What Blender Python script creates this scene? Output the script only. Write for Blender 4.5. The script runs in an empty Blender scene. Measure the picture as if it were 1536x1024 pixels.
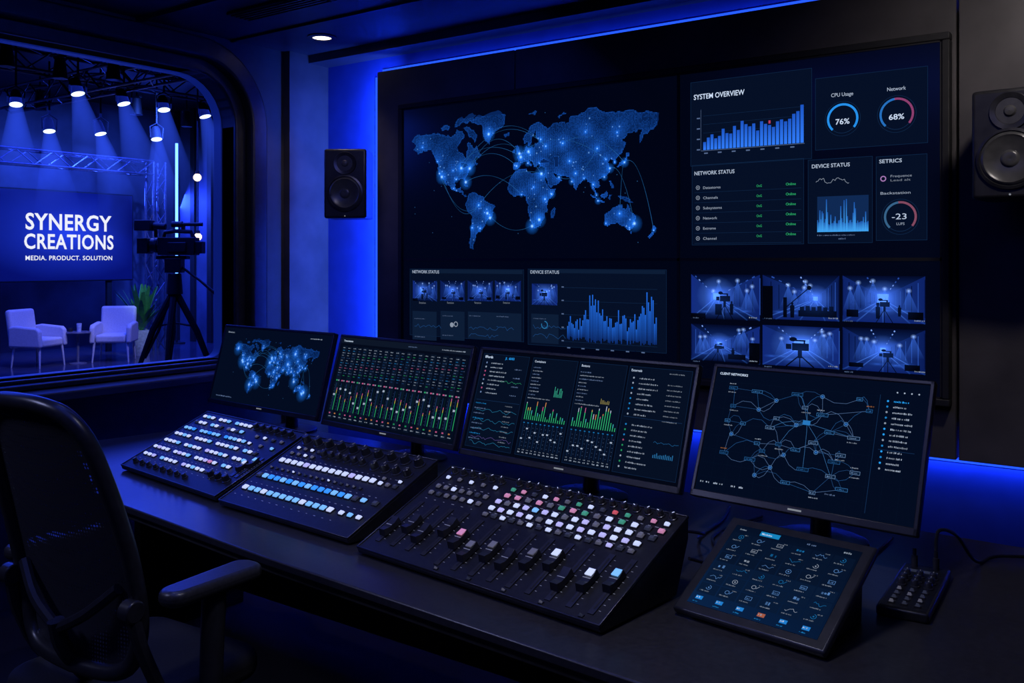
import bpy, bmesh, math, random
from math import sin, cos, pi, radians, atan2, sqrt
from mathutils import Vector, Matrix
from mathutils.geometry import tessellate_polygon
random.seed(11)
S = bpy.context.scene
C = S.collection
S.view_settings.view_transform = 'Standard'
V3 = Vector
# ------------------------------------------------------------------ measured camera
FP, HZ, CX, ZC = 1384.0, 390.0, 768.0, 1.5
YAW = radians(35.8)
F = V3((-sin(YAW), cos(YAW), 0)); R = V3((cos(YAW), sin(YAW), 0)); UPZ = V3((0, 0, 1))
CAM = V3((0, 0, ZC))
def ray(px, py): return F + R*((px-CX)/FP) + UPZ*((HZ-py)/FP)
def hit(px, py, P0, N):
    d = ray(px, py); return CAM + d*((P0-CAM).dot(N)/d.dot(N))
def hitY(px, py, Y): return hit(px, py, V3((0, Y, 0)), V3((0, 1, 0)))
def hitX(px, py, X): return hit(px, py, V3((X, 0, 0)), V3((1, 0, 0)))
def hitZ(px, py, Z): return hit(px, py, V3((0, 0, Z)), V3((0, 0, 1)))
# ------------------------------------------------------------------ materials
def newmat(name):
    m = bpy.data.materials.new(name); m.use_nodes = True
    nt = m.node_tree; nt.nodes.clear(); return m, nt, nt.nodes, nt.links
def pbr(name, col, rough=.5, metal=0., var=.25, scale=30., bump=0., emit=None, es=0., spec=.5):
    m, nt, N, L = newmat(name)
    o = N.new('ShaderNodeOutputMaterial'); b = N.new('ShaderNodeBsdfPrincipled')
    tc = N.new('ShaderNodeTexCoord'); no = N.new('ShaderNodeTexNoise'); no.inputs['Scale'].default_value = scale
    no.inputs['Detail'].default_value = 4
    L.new(tc.outputs['Object'], no.inputs['Vector'])
    r = N.new('ShaderNodeValToRGB')
    r.color_ramp.elements[0].position = .3; r.color_ramp.elements[1].position = .7
    r.color_ramp.elements[0].color = tuple(c*(1-var) for c in col)+(1,)
    r.color_ramp.elements[1].color = tuple(min(1, c*(1+var)) for c in col)+(1,)
    L.new(no.outputs['Fac'], r.inputs['Fac']); L.new(r.outputs['Color'], b.inputs['Base Color'])
    b.inputs['Roughness'].default_value = rough; b.inputs['Metallic'].default_value = metal
    b.inputs['Specular IOR Level'].default_value = spec
    if bump:
        bp = N.new('ShaderNodeBump'); bp.inputs['Strength'].default_value = bump; bp.inputs['Distance'].default_value = .002
        L.new(no.outputs['Fac'], bp.inputs['Height']); L.new(bp.outputs['Normal'], b.inputs['Normal'])
    if emit:
        b.inputs['Emission Color'].default_value = tuple(emit)+(1,); b.inputs['Emission Strength'].default_value = es
    L.new(b.outputs[0], o.inputs['Surface']); return m
def emi(name, col, st=1.):
    m, nt, N, L = newmat(name)
    o = N.new('ShaderNodeOutputMaterial'); e = N.new('ShaderNodeEmission')
    e.inputs['Color'].default_value = tuple(col)+(1,); e.inputs['Strength'].default_value = st
    L.new(e.outputs[0], o.inputs['Surface']); return m
def pixmat(name, add=False, st=1.):
    m, nt, N, L = newmat(name)
    o = N.new('ShaderNodeOutputMaterial'); e = N.new('ShaderNodeEmission'); a = N.new('ShaderNodeAttribute')
    a.attribute_name = 'Col'; L.new(a.outputs['Color'], e.inputs['Color']); e.inputs['Strength'].default_value = st
    if add:
        t = N.new('ShaderNodeBsdfTransparent'); s = N.new('ShaderNodeAddShader')
        L.new(t.outputs[0], s.inputs[0]); L.new(e.outputs[0], s.inputs[1]); L.new(s.outputs[0], o.inputs['Surface'])
    else: L.new(e.outputs[0], o.inputs['Surface'])
    return m
PIX = pixmat('screen_pixels'); GLOW = pixmat('screen_glow', True)
M = {}
M['black'] = pbr('black_plastic', (.020, .020, .023), .36)
M['blackm'] = pbr('black_matte', (.009, .009, .011), .65)
M['camblack'] = pbr('camera_black', (.010, .010, .012), .45)
M['bezel'] = pbr('bezel_plastic', (.028, .028, .033), .32)
M['edge'] = pbr('edge_metal', (.08, .08, .09), .3, .8)
M['console'] = pbr('console_metal', (.022, .022, .026), .42, .3, .3, 60, .1)
M['consoleface'] = pbr('console_face', (.015, .015, .018), .45, .2, .3, 80, .1)
M['knob'] = pbr('knob_rubber', (.03, .03, .035), .3)
M['desk'] = pbr('desk_laminate', (.036, .034, .036), .28, 0, .2, 90, .06)
M['deskedge'] = pbr('desk_edge', (.06, .058, .06), .35)
M['wall'] = pbr('wall_paint', (.04, .04, .048), .6, 0, .15, 12)
M['wallb'] = pbr('wall_recess_led_tint', (.02, .06, .30), .6, 0, .1, 12)  # LED blue put into the wall colour so warm light stays hidden
M['panel'] = pbr('wall_panel_fabric', (.065, .059, .062), .55, 0, .3, 5, .1)
M['pillar'] = pbr('pillar_panel', (.07, .062, .064), .55, 0, .25, 6)
M['ceil'] = pbr('ceiling_paint', (.05, .05, .062), .45, 0, .1, 10)
M['floor'] = pbr('floor_carpet', (.012, .012, .016), .8, 0, .4, 150, .3)
M['frame'] = pbr('window_frame_metal', (.030, .030, .036), .38, .3)
M['frimline'] = pbr('window_edge_glow', (.02, .03, .09), .4, 0, .05, 5, 0, (.02, .07, 1.), .12)  # blue highlight along the window edge painted in as a faint glow
M['sfloor'] = pbr('studio_floor', (.06, .06, .10), .14, 0, .2, 8)
M['swall'] = pbr('studio_wall', (.08, .085, .14), .6, 0, .5, 1.2)
M['white'] = pbr('armchair_fabric', (.60, .58, .60), .8, 0, .08, 40, .2)
M['leaf'] = pbr('leaf', (.05, .26, .06), .5)
M['pot'] = pbr('pot_ceramic', (.5, .5, .52), .5)
M['tabletop'] = pbr('side_table_lacquer', (.16, .16, .2), .25)
M['cone'] = pbr('speaker_cone', (.055, .055, .058), .3)
M['chair'] = pbr('chair_plastic', (.026, .026, .031), .30, 0, .2, 60)
M['pad'] = pbr('armrest_pad', (.034, .033, .036), .34, 0, .3, 120, .12)
M['seatf'] = pbr('seat_fabric', (.008, .008, .010), .9, 0, .3, 150, .2)
M['glassy'] = pbr('screen_glass', (.002, .003, .010), .2, 0, .05, 3, 0, (.06, .2, 1.0), .006)
M['led'] = emi('led_blue', (.015, .08, 1.), 1.5)
M['lens'] = emi('lamp_lens', (.50, .66, 1.), 3.0)
M['warm'] = emi('warm_bulb', (1., .74, .55), 2.2)
M['down'] = emi('downlight_lens', (1., .88, .76), 5)
M['mark'] = emi('mark_print', (.35, .38, .45), .6)
M['steel'] = pbr('truss_steel', (.14, .14, .2), .35, .7)
M['track'] = pbr('fader_track', (.030, .030, .034), .3)
M['chrome'] = pbr('fader_line', (.4, .4, .45), .4, 0, .05, 20, 0, (.6, .65, .8), .12)
# chair mesh net: fine woven holes
m, nt, N, L = newmat('chair_mesh_net')
o = N.new('ShaderNodeOutputMaterial'); b = N.new('ShaderNodeBsdfPrincipled'); b.inputs['Base Color'].default_value = (.035, .035, .045, 1); b.inputs['Roughness'].default_value = .5
t = N.new('ShaderNodeBsdfTransparent'); mx = N.new('ShaderNodeMixShader'); tc = N.new('ShaderNodeTexCoord'); vo = N.new('ShaderNodeTexVoronoi')
vo.inputs['Scale'].default_value = 105; vo.inputs['Randomness'].default_value = .05; mr = N.new('ShaderNodeMapRange')
mr.inputs['From Min'].default_value = .18; mr.inputs['From Max'].default_value = .42; mr.inputs['To Min'].default_value = .60; mr.inputs['To Max'].default_value = 1.
L.new(tc.outputs['Object'], vo.inputs['Vector']); L.new(vo.outputs['Distance'], mr.inputs[0]); L.new(mr.outputs[0], mx.inputs[0])
L.new(t.outputs[0], mx.inputs[1]); L.new(b.outputs[0], mx.inputs[2]); L.new(mx.outputs[0], o.inputs['Surface']); M['net'] = m
# self-glowing cone volume, painted in for lit haze under the spotlights
m, nt, N, L = newmat('beam_glow')
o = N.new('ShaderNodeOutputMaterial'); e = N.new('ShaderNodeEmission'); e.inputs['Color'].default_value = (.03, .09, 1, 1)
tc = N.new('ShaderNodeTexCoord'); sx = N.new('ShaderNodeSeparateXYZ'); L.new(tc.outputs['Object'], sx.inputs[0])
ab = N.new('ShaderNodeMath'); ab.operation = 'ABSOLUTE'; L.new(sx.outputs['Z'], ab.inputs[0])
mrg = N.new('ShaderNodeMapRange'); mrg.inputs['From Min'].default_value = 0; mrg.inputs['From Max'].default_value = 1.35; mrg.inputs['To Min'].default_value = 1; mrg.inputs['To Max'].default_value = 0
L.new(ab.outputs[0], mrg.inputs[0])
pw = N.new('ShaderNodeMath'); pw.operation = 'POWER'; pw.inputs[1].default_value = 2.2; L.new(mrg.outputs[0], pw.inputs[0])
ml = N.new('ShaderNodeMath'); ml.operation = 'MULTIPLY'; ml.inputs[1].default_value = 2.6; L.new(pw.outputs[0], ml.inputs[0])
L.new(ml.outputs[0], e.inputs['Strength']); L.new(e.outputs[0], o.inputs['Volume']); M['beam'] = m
# ------------------------------------------------------------------ scene helpers
def thing(name, label, cat, loc=(0, 0, 0), rotz=0., group=None):
    o = bpy.data.objects.new(name, None); C.objects.link(o)
    o.location = loc; o.rotation_euler = (0, 0, rotz); o.empty_display_size = .05
    o['label'] = label; o['category'] = cat
    if group: o['group'] = group
    return o
def rootM(o): return Matrix.Translation(o.location) @ o.rotation_euler.to_matrix().to_4x4()
def tag(o, label, cat, group=None):
    o['label'] = label; o['category'] = cat
    if group: o['group'] = group
    return o
class MB:
    def __init__(s): s.v = []; s.f = []; s.m = []; s.mats = []
    def mi(s, mat):
        if mat not in s.mats: s.mats.append(mat)
        return s.mats.index(mat)
    def add(s, vs, fs, mat, X=None):
        b = len(s.v); k = s.mi(mat)
        for p in vs:
            p = V3(p); s.v.append(X @ p if X else p)
        for f in fs: s.f.append(tuple(b+i for i in f)); s.m.append(k)
        return s
    def box(s, c, d, mat, X=None):
        x, y, z = c; a, b, e = d[0]/2, d[1]/2, d[2]/2
        vs = [(x+i*a, y+j*b, z+k*e) for i in (-1, 1) for j in (-1, 1) for k in (-1, 1)]
        return s.add(vs, [(0, 1, 3, 2), (4, 6, 7, 5), (0, 4, 5, 1), (2, 3, 7, 6), (0, 2, 6, 4), (1, 5, 7, 3)], mat, X)
    def b2(s, lo, hi, mat, X=None):
        return s.box([(lo[i]+hi[i])/2 for i in range(3)], [hi[i]-lo[i] for i in range(3)], mat, X)
    def prism(s, poly, z0, z1, mat, X=None):
        n = len(poly); vs = [(p[0], p[1], z0) for p in poly]+[(p[0], p[1], z1) for p in poly]
        fs = [tuple(range(n-1, -1, -1)), tuple(range(n, 2*n))]+[(i, (i+1) % n, n+(i+1) % n, n+i) for i in range(n)]
        return s.add(vs, fs, mat, X)
    def cyl(s, p0, p1, r, mat, seg=16, r2=None, X=None):
        p0 = V3(p0); p1 = V3(p1); d = (p1-p0).normalized(); r2 = r if r2 is None else r2
        a = d.orthogonal().normalized(); b = d.cross(a); vs = []
        for p, q in ((p0, r), (p1, r2)):
            for i in range(seg): t = 2*pi*i/seg; vs.append(p+a*cos(t)*q+b*sin(t)*q)
        fs = [(i, (i+1) % seg, seg+(i+1) % seg, seg+i) for i in range(seg)]+[tuple(range(seg-1, -1, -1)), tuple(range(seg, 2*seg))]
        return s.add(vs, fs, mat, X)
    def tube(s, path, r, mat, seg=8, closed=False, X=None):
        path = [V3(p) for p in path]; n = len(path); vs = []; a = None
        rr = r if isinstance(r, (list, tuple)) else [r]*n
        for i, p in enumerate(path):
            q0 = path[(i-1) % n] if (closed or i) else p; q1 = path[(i+1) % n] if (closed or i < n-1) else p
            d = (q1-q0).normalized()
            a = d.orthogonal().normalized() if a is None else (a-d*a.dot(d)).normalized()
            b = d.cross(a)
            for k in range(seg): t = 2*pi*k/seg; vs.append(p+(a*cos(t)+b*sin(t))*rr[i])
        fs = []
        for i in range(n if closed else n-1):
            j = (i+1) % n
            for k in range(seg): fs.append((i*seg+k, i*seg+(k+1) % seg, j*seg+(k+1) % seg, j*seg+k))
        if not closed: fs += [tuple(range(seg-1, -1, -1)), tuple(range((n-1)*seg, n*seg))]
        return s.add(vs, fs, mat, X)
    def lathe(s, prof, mat, seg=24, X=None):
        n = len(prof); vs = []
        for r, z in prof:
            for k in range(seg): t = 2*pi*k/seg; vs.append((r*cos(t), r*sin(t), z))
        fs = [(i*seg+k, i*seg+(k+1) % seg, (i+1)*seg+(k+1) % seg, (i+1)*seg+k) for i in range(n-1) for k in range(seg)]
        return s.add(vs, fs, mat, X)
    def mesh(s, name, smooth=True):
        me = bpy.data.meshes.new(name); me.from_pydata([tuple(p) for p in s.v], [], s.f)
        for mt in s.mats: me.materials.append(mt)
        me.polygons.foreach_set('material_index', s.m)
        bm = bmesh.new(); bm.from_mesh(me); bmesh.ops.recalc_face_normals(bm, faces=bm.faces); bm.to_mesh(me); bm.free()
        if smooth:
            me.polygons.foreach_set('use_smooth', [True]*len(me.polygons)); me.set_sharp_from_angle(angle=radians(35))
        me.update(); return me
    def build(s, name, parent=None, X=None, bevel=0., smooth=True, seg=2):
        return place(name, s.mesh(name, smooth), parent, X, bevel, seg)
def place(name, me, parent=None, X=None, bevel=0., seg=2):
    o = bpy.data.objects.new(name, me); C.objects.link(o)
    if parent: o.parent = parent
    if X is not None: o.matrix_basis = X
    if bevel:
        b = o.modifiers.new('bevel', 'BEVEL'); b.width = bevel; b.segments = seg; b.limit_method = 'ANGLE'; b.angle_limit = radians(40)
    return o
def struct(name, mb, parent=None, bevel=0., seg=2):
    o = mb.build(name, parent, None, bevel, seg=seg)
    if not parent: o['kind'] = 'structure'
    return o
def axes(o, x, y, z):
    X = Matrix.Identity(4)
    for i, a in enumerate((x, y, z)):
        for j in range(3): X[j][i] = a[j]
    for j in range(3): X[j][3] = o[j]
    return X
# ------------------------------------------------------------------ text
_tc = {}
def glyphs(s, bold=0., sp=1.):
    k = (s, bold, sp)
    if k in _tc: return _tc[k]
    cu = bpy.data.curves.new('t', 'FONT'); cu.body = s; cu.size = 1; cu.offset = bold; cu.resolution_u = 3; cu.space_character = sp
    ob = bpy.data.objects.new('t', cu); C.objects.link(ob)
    dg = bpy.context.evaluated_depsgraph_get(); dg.update()
    me = bpy.data.meshes.new_from_object(ob.evaluated_get(dg))
    vs = [(v.co.x, v.co.y) for v in me.vertices]; fs = [tuple(p.vertices) for p in me.polygons]
    bpy.data.objects.remove(ob); bpy.data.curves.remove(cu); bpy.data.meshes.remove(me)
    x0 = min(v[0] for v in vs); x1 = max(v[0] for v in vs)
    _tc[k] = ([(v[0]-x0, v[1]) for v in vs], fs, x1-x0); return _tc[k]
# ------------------------------------------------------------------ flat picture on a screen
WH = (.62, .74, .95); DIM = (.09, .14, .27); CY = (.02, .36, .95); GR = (.03, .48, .17); PK = (.55, .10, .26); OR = (.65, .25, .08); LN = (.008, .032, .10); PN = (.0017, .0050, .0185)
def mul(c, k): return tuple(x*k for x in c)
class Canvas:
    def __init__(s, Mw, W=1, H=1, z0=.0006):
        s.M = Mw; s.I = Mw.inverted(); s.W = W; s.H = H; s.z0 = z0; s.parts = {}; s.cur = None
        s.N = (Mw.to_3x3() @ V3((0, 0, 1))).normalized(); s.P = Mw.translation.copy(); s.pix = False
    def use(s, n): s.cur = s.parts.setdefault(n, [[], [], [], []]); return s
    def c(s, a, b):
        if s.pix:
            p = s.I @ hit(a, b, s.P, s.N); return (p.x, p.y)
        return (a*s.W, b*s.H)
    def raw(s, pts, col, lay=1, add=False, faces=None):
        v, f, cc, mm = s.cur; b = len(v)
        for p in pts: v.append((p[0], p[1], s.z0+lay*.00025))
        per = isinstance(col, list)
        for fc in (faces or [tuple(range(len(pts)))]):
            f.append(tuple(b+i for i in fc)); mm.append(1 if add else 0)
            cc.append([col[i] for i in fc] if per else [col]*len(fc))
    def rect(s, a, b, c, d, col, lay=1, add=False):
        x0, y0 = s.c(a, b); x1, y1 = s.c(c, d)
        if x0 > x1: x0, x1 = x1, x0
        if y0 > y1: y0, y1 = y1, y0
        s.raw([(x0, y0), (x1, y0), (x1, y1), (x0, y1)], col, lay, add)
    def mrect(s, x0, y0, x1, y1, col, lay=1, add=False): s.raw([(x0, y0), (x1, y0), (x1, y1), (x0, y1)], col, lay, add)
    def frame(s, a, b, c, d, w, col, lay=2):
        x0, y0 = s.c(a, b); x1, y1 = s.c(c, d)
        if x0 > x1: x0, x1 = x1, x0
        if y0 > y1: y0, y1 = y1, y0
        for q in ((x0, y0, x1, y0+w), (x0, y1-w, x1, y1), (x0, y0, x0+w, y1), (x1-w, y0, x1, y1)): s.mrect(*q, col, lay)
    def mline(s, p, q, w, col, lay=2, add=False, w2=None):
        dx, dy = q[0]-p[0], q[1]-p[1]; l = sqrt(dx*dx+dy*dy) or 1e-6; nx, ny = -dy/l/2, dx/l/2; w2 = w if w2 is None else w2
        s.raw([(p[0]-nx*w, p[1]-ny*w), (q[0]-nx*w2, q[1]-ny*w2), (q[0]+nx*w2, q[1]+ny*w2), (p[0]+nx*w, p[1]+ny*w)], col, lay, add)
    def line(s, pts, w, col, lay=2):
        pts = [s.c(*p) for p in pts]
        for p, q in zip(pts, pts[1:]): s.mline(p, q, w, col, lay)
    def disc(s, a, b, r, col, lay=3, seg=14): 
        x, y = s.c(a, b); s.raw([(x+r*cos(2*pi*i/seg), y+r*sin(2*pi*i/seg)) for i in range(seg)], col, lay)
    def mglow(s, x, y, r, col, lay=4, seg=14, ry=None, clip=None):
        ry = ry or r
        K = (lambda q: (min(clip[2], max(clip[0], q[0])), min(clip[3], max(clip[1], q[1])))) if clip else (lambda q: q)
        pts = [(x, y)]+[K((x+r*.5*cos(2*pi*i/seg), y+ry*.5*sin(2*pi*i/seg))) for i in range(seg)]+[K((x+r*cos(2*pi*i/seg), y+ry*sin(2*pi*i/seg))) for i in range(seg)]
        fs = [(0, 1+i, 1+(i+1) % seg) for i in range(seg)]+[(1+i, 1+seg+i, 1+seg+(i+1) % seg, 1+(i+1) % seg) for i in range(seg)]
        s.raw(pts, [col]+[mul(col, .28)]*seg+[(0, 0, 0)]*seg, lay, True, fs)
    def ring(s, a, b, r, w, f0, f1, col, lay=3):
        x, y = s.c(a, b); n = max(4, int(40*abs(f1-f0)))
        for i in range(n):
            t0 = 2*pi*(f0+(f1-f0)*i/n); t1 = 2*pi*(f0+(f1-f0)*(i+1)/n)
            P = lambda rr, t: (x+rr*sin(t), y+rr*cos(t))
            s.raw([P(r-w/2, t0), P(r+w/2, t0), P(r+w/2, t1), P(r-w/2, t1)], col, lay)
    def text(s, a, b, st, h, col, lay=4, w=None, bold=0., align=0):
        vs, fs, tw = glyphs(st, bold); x, y = s.c(a, b); k = h/.69; kx = (w/tw) if w else k
        x -= align*tw*kx
        s.raw([(x+v[0]*kx, y+v[1]*k) for v in vs], col, lay, False, fs)
    def dash(s, a, b, w, h, col, lay=3):      # unreadably small lettering
        x, y = s.c(a, b); e = x+w
        while x < e-h*.4:
            q = min(random.uniform(.35, .8)*h, e-x)
            s.mrect(x, y+random.choice((0, 0, .12))*h, x+q, y+h*random.choice((.8, 1, .7)), mul(col, random.uniform(.5, 1.1)), lay); x += q+h*random.choice((.22, .22, .22, .7))
    def build(s, parent, pm):
        for n, (v, f, cc, mm) in s.parts.items():
            n = n.split('#')[0]
            me = bpy.data.meshes.new(n); me.from_pydata(v, [], f); me.materials.append(PIX); me.materials.append(GLOW)
            me.polygons.foreach_set('material_index', mm)
            at = me.color_attributes.new('Col', 'FLOAT_COLOR', 'CORNER')
            at.data.foreach_set('color', [x for poly in cc for q in poly for x in (q[0], q[1], q[2], 1.)])
            me.update(); place(n, me, parent, pm.inverted() @ s.M)
# ------------------------------------------------------------------ world map data
LAND = [
[(-168,66),(-162,70),(-156,71),(-140,70),(-128,70),(-115,68),(-108,68),(-96,68),(-94,72),(-86,70),(-82,67),(-87,64),(-94,60),(-92,57),(-85,55),(-82,52),(-79,51),(-79,55),(-77,58),(-78,62),(-73,62),(-68,58),(-64,60),(-60,55),(-56,52),(-60,50),(-66,50),(-64,46),(-61,45),(-66,44),(-70,43),(-70,41),(-74,40),(-76,36),(-81,31),(-80,26),(-82,28),(-84,30),(-90,29),(-95,29),(-97,26),(-97,21),(-94,18),(-91,19),(-87,21),(-88,16),(-83,15),(-83,10),(-79,9),(-77,8),(-80,7),(-84,9),(-87,13),(-93,15),(-97,16),(-105,20),(-106,23),(-112,30),(-110,23),(-114,28),(-117,33),(-121,35),(-124,40),(-124,47),(-128,51),(-134,58),(-140,60),(-148,60),(-153,58),(-162,55),(-158,58),(-165,61),(-161,64)],
[(-73,78),(-60,82),(-35,83),(-20,80),(-22,72),(-30,68),(-40,65),(-44,60),(-50,62),(-54,68),(-56,74),(-68,76)],
[(-120,75),(-112,77),(-104,75),(-108,72),(-118,72)],[(-98,74),(-94,80),(-86,82),(-80,79),(-90,75)],[(-84,78),(-76,83),(-64,82),(-76,77)],[(-88,73),(-75,73),(-62,66),(-66,62),(-74,65),(-80,70)],
[(-77,8),(-72,12),(-63,10.5),(-60,8),(-52,5),(-50,0),(-44,-3),(-37,-5),(-35,-8),(-39,-13),(-39,-18),(-41,-22),(-48,-26),(-49,-29),(-53,-34),(-58,-35),(-57,-38),(-62,-39),(-65,-41),(-65,-45),(-67,-48),(-69,-51),(-68,-54),(-73,-53),(-75,-48),(-73,-42),(-73,-37),(-71,-30),(-70,-19),(-76,-14),(-79,-8),(-81,-5),(-80,-1),(-78,2)],
[(-6,35),(10,37),(11,34),(20,31),(25,32),(32,31),(35,28),(37,21),(40,15),(43,12),(51,12),(49,7),(44,1),(40,-3),(39,-8),(40,-15),(35,-20),(35,-25),(31,-30),(27,-34),(19,-34),(17,-29),(14,-22),(12,-16),(13,-8),(9,-1),(9,4),(4,6),(-4,5),(-8,4),(-13,8),(-17,13),(-16,20),(-13,27),(-9,32)],
[(44,-16),(49,-12),(50,-16),(47,-25),(44,-24)],
[(-9,43),(-9,37),(-6,36),(-2,37),(0,39),(3,42),(8,44),(12,42),(16,38),(18,40),(13,45),(19,42),(22,37),(24,38),(26,41),(29,41),(27,37),(36,36),(35,32),(34,29),(39,21),(43,13),(52,16),(59,21),(56,25),(51,25),(48,30),(57,26),(66,25),(72,20),(74,14),(77,8),(80,13),(81,16),(87,21),(91,22),(94,17),(98,16),(98,9),(103,2),(104,3),(100,12),(105,9),(109,12),(106,19),(110,21),(117,23),(121,28),(121,32),(119,37),(122,40),(125,39),(126,35),(129,36),(128,40),(132,43),(137,47),(141,53),(136,55),(143,59),(153,59),(156,61),(163,61),(157,57),(157,51),(162,57),(170,60),(178,62),(180,68),(170,70),(160,70),(140,73),(128,72),(112,74),(104,78),(90,76),(80,73),(70,73),(68,68),(60,69),(54,68),(44,67),(40,66),(36,67),(28,71),(18,69),(12,65),(5,61),(7,58),(11,59),(13,56),(17,58),(18,62),(23,66),(24,61),(30,60),(22,58),(20,55),(12,54),(9,57),(8,54),(3,51),(-1,49),(-4,48),(-1,46),(-2,43)],
[(-5,50),(1,51),(0,54),(-3,58),(-6,57),(-4,54)],[(-10,52),(-6,52),(-6,55),(-9,54)],[(-23,65),(-15,66),(-15,64),(-21,63)],[(12,78),(25,80),(22,77)],[(55,72),(65,76),(62,77),(53,74)],
[(130,32),(136,34),(140,36),(142,40),(145,44),(141,45),(139,38),(132,35)],[(95,5),(104,-3),(105,-6),(100,-2)],[(109,1),(117,6),(118,1),(114,-4),(110,-2)],[(105,-6),(114,-8),(114,-9),(106,-7.5)],
[(120,1),(124,1),(121,-3),(122,-5),(119,-4)],[(120,18),(122,17),(126,8),(123,8),(121,13)],[(131,-1),(138,-2),(145,-5),(150,-10),(143,-9),(138,-7),(133,-4)],[(-84,22),(-77,20),(-75,20),(-82,23)],
[(114,-22),(122,-18),(126,-14),(131,-12),(136,-12),(137,-16),(140,-17),(142,-11),(146,-19),(150,-23),(153,-27),(152,-32),(149,-38),(144,-39),(139,-36),(135,-35),(131,-32),(124,-33),(118,-35),(115,-34),(114,-27)],
[(173,-35),(178,-38),(174,-41),(173,-40)],[(172,-41),(174,-42),(169,-47),(167,-45)],[(145,-41),(148,-41),(147,-43)]]
WATER = [[(48,46),(53,46),(53,37),(50,37),(49,42)],[(28,42),(34,45),(41,42),(35,41)],[(-88,47),(-80,46),(-76,44),(-82,42),(-87,42)]]
rl = random.Random(3)
def rough(p):
    for amp in (.16, .14):
        q = []
        for a, b in zip(p, p[1:]+p[:1]):
            l = math.hypot(b[0]-a[0], b[1]-a[1]); t = rl.uniform(-amp, amp)*min(l, 9)
            q += [a, ((a[0]+b[0])/2-(b[1]-a[1])/max(l, .01)*t, (a[1]+b[1])/2+(b[0]-a[0])/max(l, .01)*t)]
        p = q
    return p
def proj(lon, lat):
    if lat > 68: lat = 68+(lat-68)*.5
    m = math.log(math.tan(pi/4+radians(lat)/2)); return ((lon+168)/346., (m+1.12)/(1.98+1.12))
LP = [[proj(*q) for q in rough(p)] for p in LAND]; WP = [[proj(*q) for q in p] for p in WATER]
LB = [(min(q[0] for q in p), max(q[0] for q in p), min(q[1] for q in p), max(q[1] for q in p)) for p in LP+WP]
def pin_(p, x, y):
    c = False; j = len(p)-1
    for i in range(len(p)):
        if (p[i][1] > y) != (p[j][1] > y) and x < (p[j][0]-p[i][0])*(y-p[i][1])/(p[j][1]-p[i][1])+p[i][0]: c = not c
        j = i
    return c
def inland(x, y):
    for p, b in zip(WP, LB[len(LP):]):
        if b[0] <= x <= b[1] and b[2] <= y <= b[3] and pin_(p, x, y): return False
    for p, b in zip(LP, LB):
        if b[0] <= x <= b[1] and b[2] <= y <= b[3] and pin_(p, x, y): return True
    return False
HUBS = [(-122,38),(-118,34),(-100,40),(-95,30),(-87,42),(-74,41),(-80,26),(-99,19),(-125,50),(-150,62),(-45,66),(-47,-16),(-58,-34),(-60,-5),(-70,-33),(-43,-22),(0,51),(2,48),(13,52),(-4,40),(37,55),(30,60),(60,56),(12,42),(28,41),(31,30),(3,6),(28,-26),(36,-1),(18,-33),(55,25),(72,19),(77,28),(88,22),(100,14),(104,1),(106,-6),(114,22),(121,31),(116,40),(139,36),(127,37),(130,60),(90,62),(105,50),(151,-33),(145,-37),(116,-32),(133,-22),(174,-40),(69,41),(20,15),(45,5)]
rh = random.Random(8)
SUB = [(h[0]+rh.gauss(0, 7), h[1]+rh.gauss(0, 5)) for h in HUBS for _ in range(3)]
def draw_map(cv, u0, v0, u1, v1, nx, dot, k=1., arcs=True):
    Q = lambda p: (u0+p[0]*(u1-u0), v0+p[1]*(v1-v0))
    asp = (v1-v0)/(u1-u0)
    cv.use('world_map')
    for p in LP:
        tr = tessellate_polygon([[V3((q[0], q[1], 0)) for q in p]])
        cv.raw([Q(q) for q in p], mul((.0020, .017, .10), k), 1, False, [tuple(t) for t in tr])
    H = [proj(*h) for h in HUBS]
    ny = int(nx*asp)
    for i in range(nx):
        for j in range(ny):
            x = (i+.5)/nx; y = (j+.5)/ny
            if inland(x, y):
                d = min((x-h[0])**2+((y-h[1])*asp)**2 for h in H)
                coast = not (inland(x+1.3/nx, y) and inland(x-1.3/nx, y) and inland(x, y+1.3/ny) and inland(x, y-1.3/ny))
                b = .30+1.0*math.exp(-d/.0008)+random.uniform(-.18, .25)+(.28 if coast else 0)+.12*sin(x*37)*cos(y*29)
                px, py = Q((x, y)); cv.mrect(px-dot/2, py-dot/2, px+dot/2, py+dot/2, mul((.012, .12, .62), max(.08, b)*k), 3)
    for h in H:
        x, y = Q(h); g = random.choice((.5, .7, .9, 1.5))
        cv.mglow(x, y, dot*8*g, mul((.010, .14, .65), k), 5); cv.mglow(x, y, dot*1.9*g, mul((.45, .75, 1.), k*1.3), 6)
    for h in SUB:
        p = proj(*h)
        if inland(*p): x, y = Q(p); cv.mglow(x, y, dot*random.choice((.9, 1.2, 1.6)), mul((.2, .5, 1.), k), 6)
    for _ in range(26):
        x, y = Q((random.random(), random.random())); cv.mglow(x, y, dot*.8, mul((.05, .2, .5), k), 6)
    if arcs:
        for a, b, hh in [(5,16,.16),(2,17,.12),(13,25,.1),(11,27,-.1),(16,39,.12),(38,45,.12),(40,49,.16),(0,13,-.14),(22,40,.1),(30,44,-.08),(20,10,.1),(6,26,.09),(8,13,-.2),(5,25,.2),(4,20,.2),(40,48,.1),(3,19,.14)]:
            p, q = Q(H[a]), Q(H[b]); pr = None; n = 22
            for i in range(n+1):
                t = i/n; r = (p[0]+(q[0]-p[0])*t, p[1]+(q[1]-p[1])*t+4*hh*t*(1-t)*(v1-v0))
                f = .35+.65*abs(2*t-1)
                if pr: cv.mline(pr, r, dot*.32, mul((.025, .17, .48), k*f), 4)
                pr = r
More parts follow.
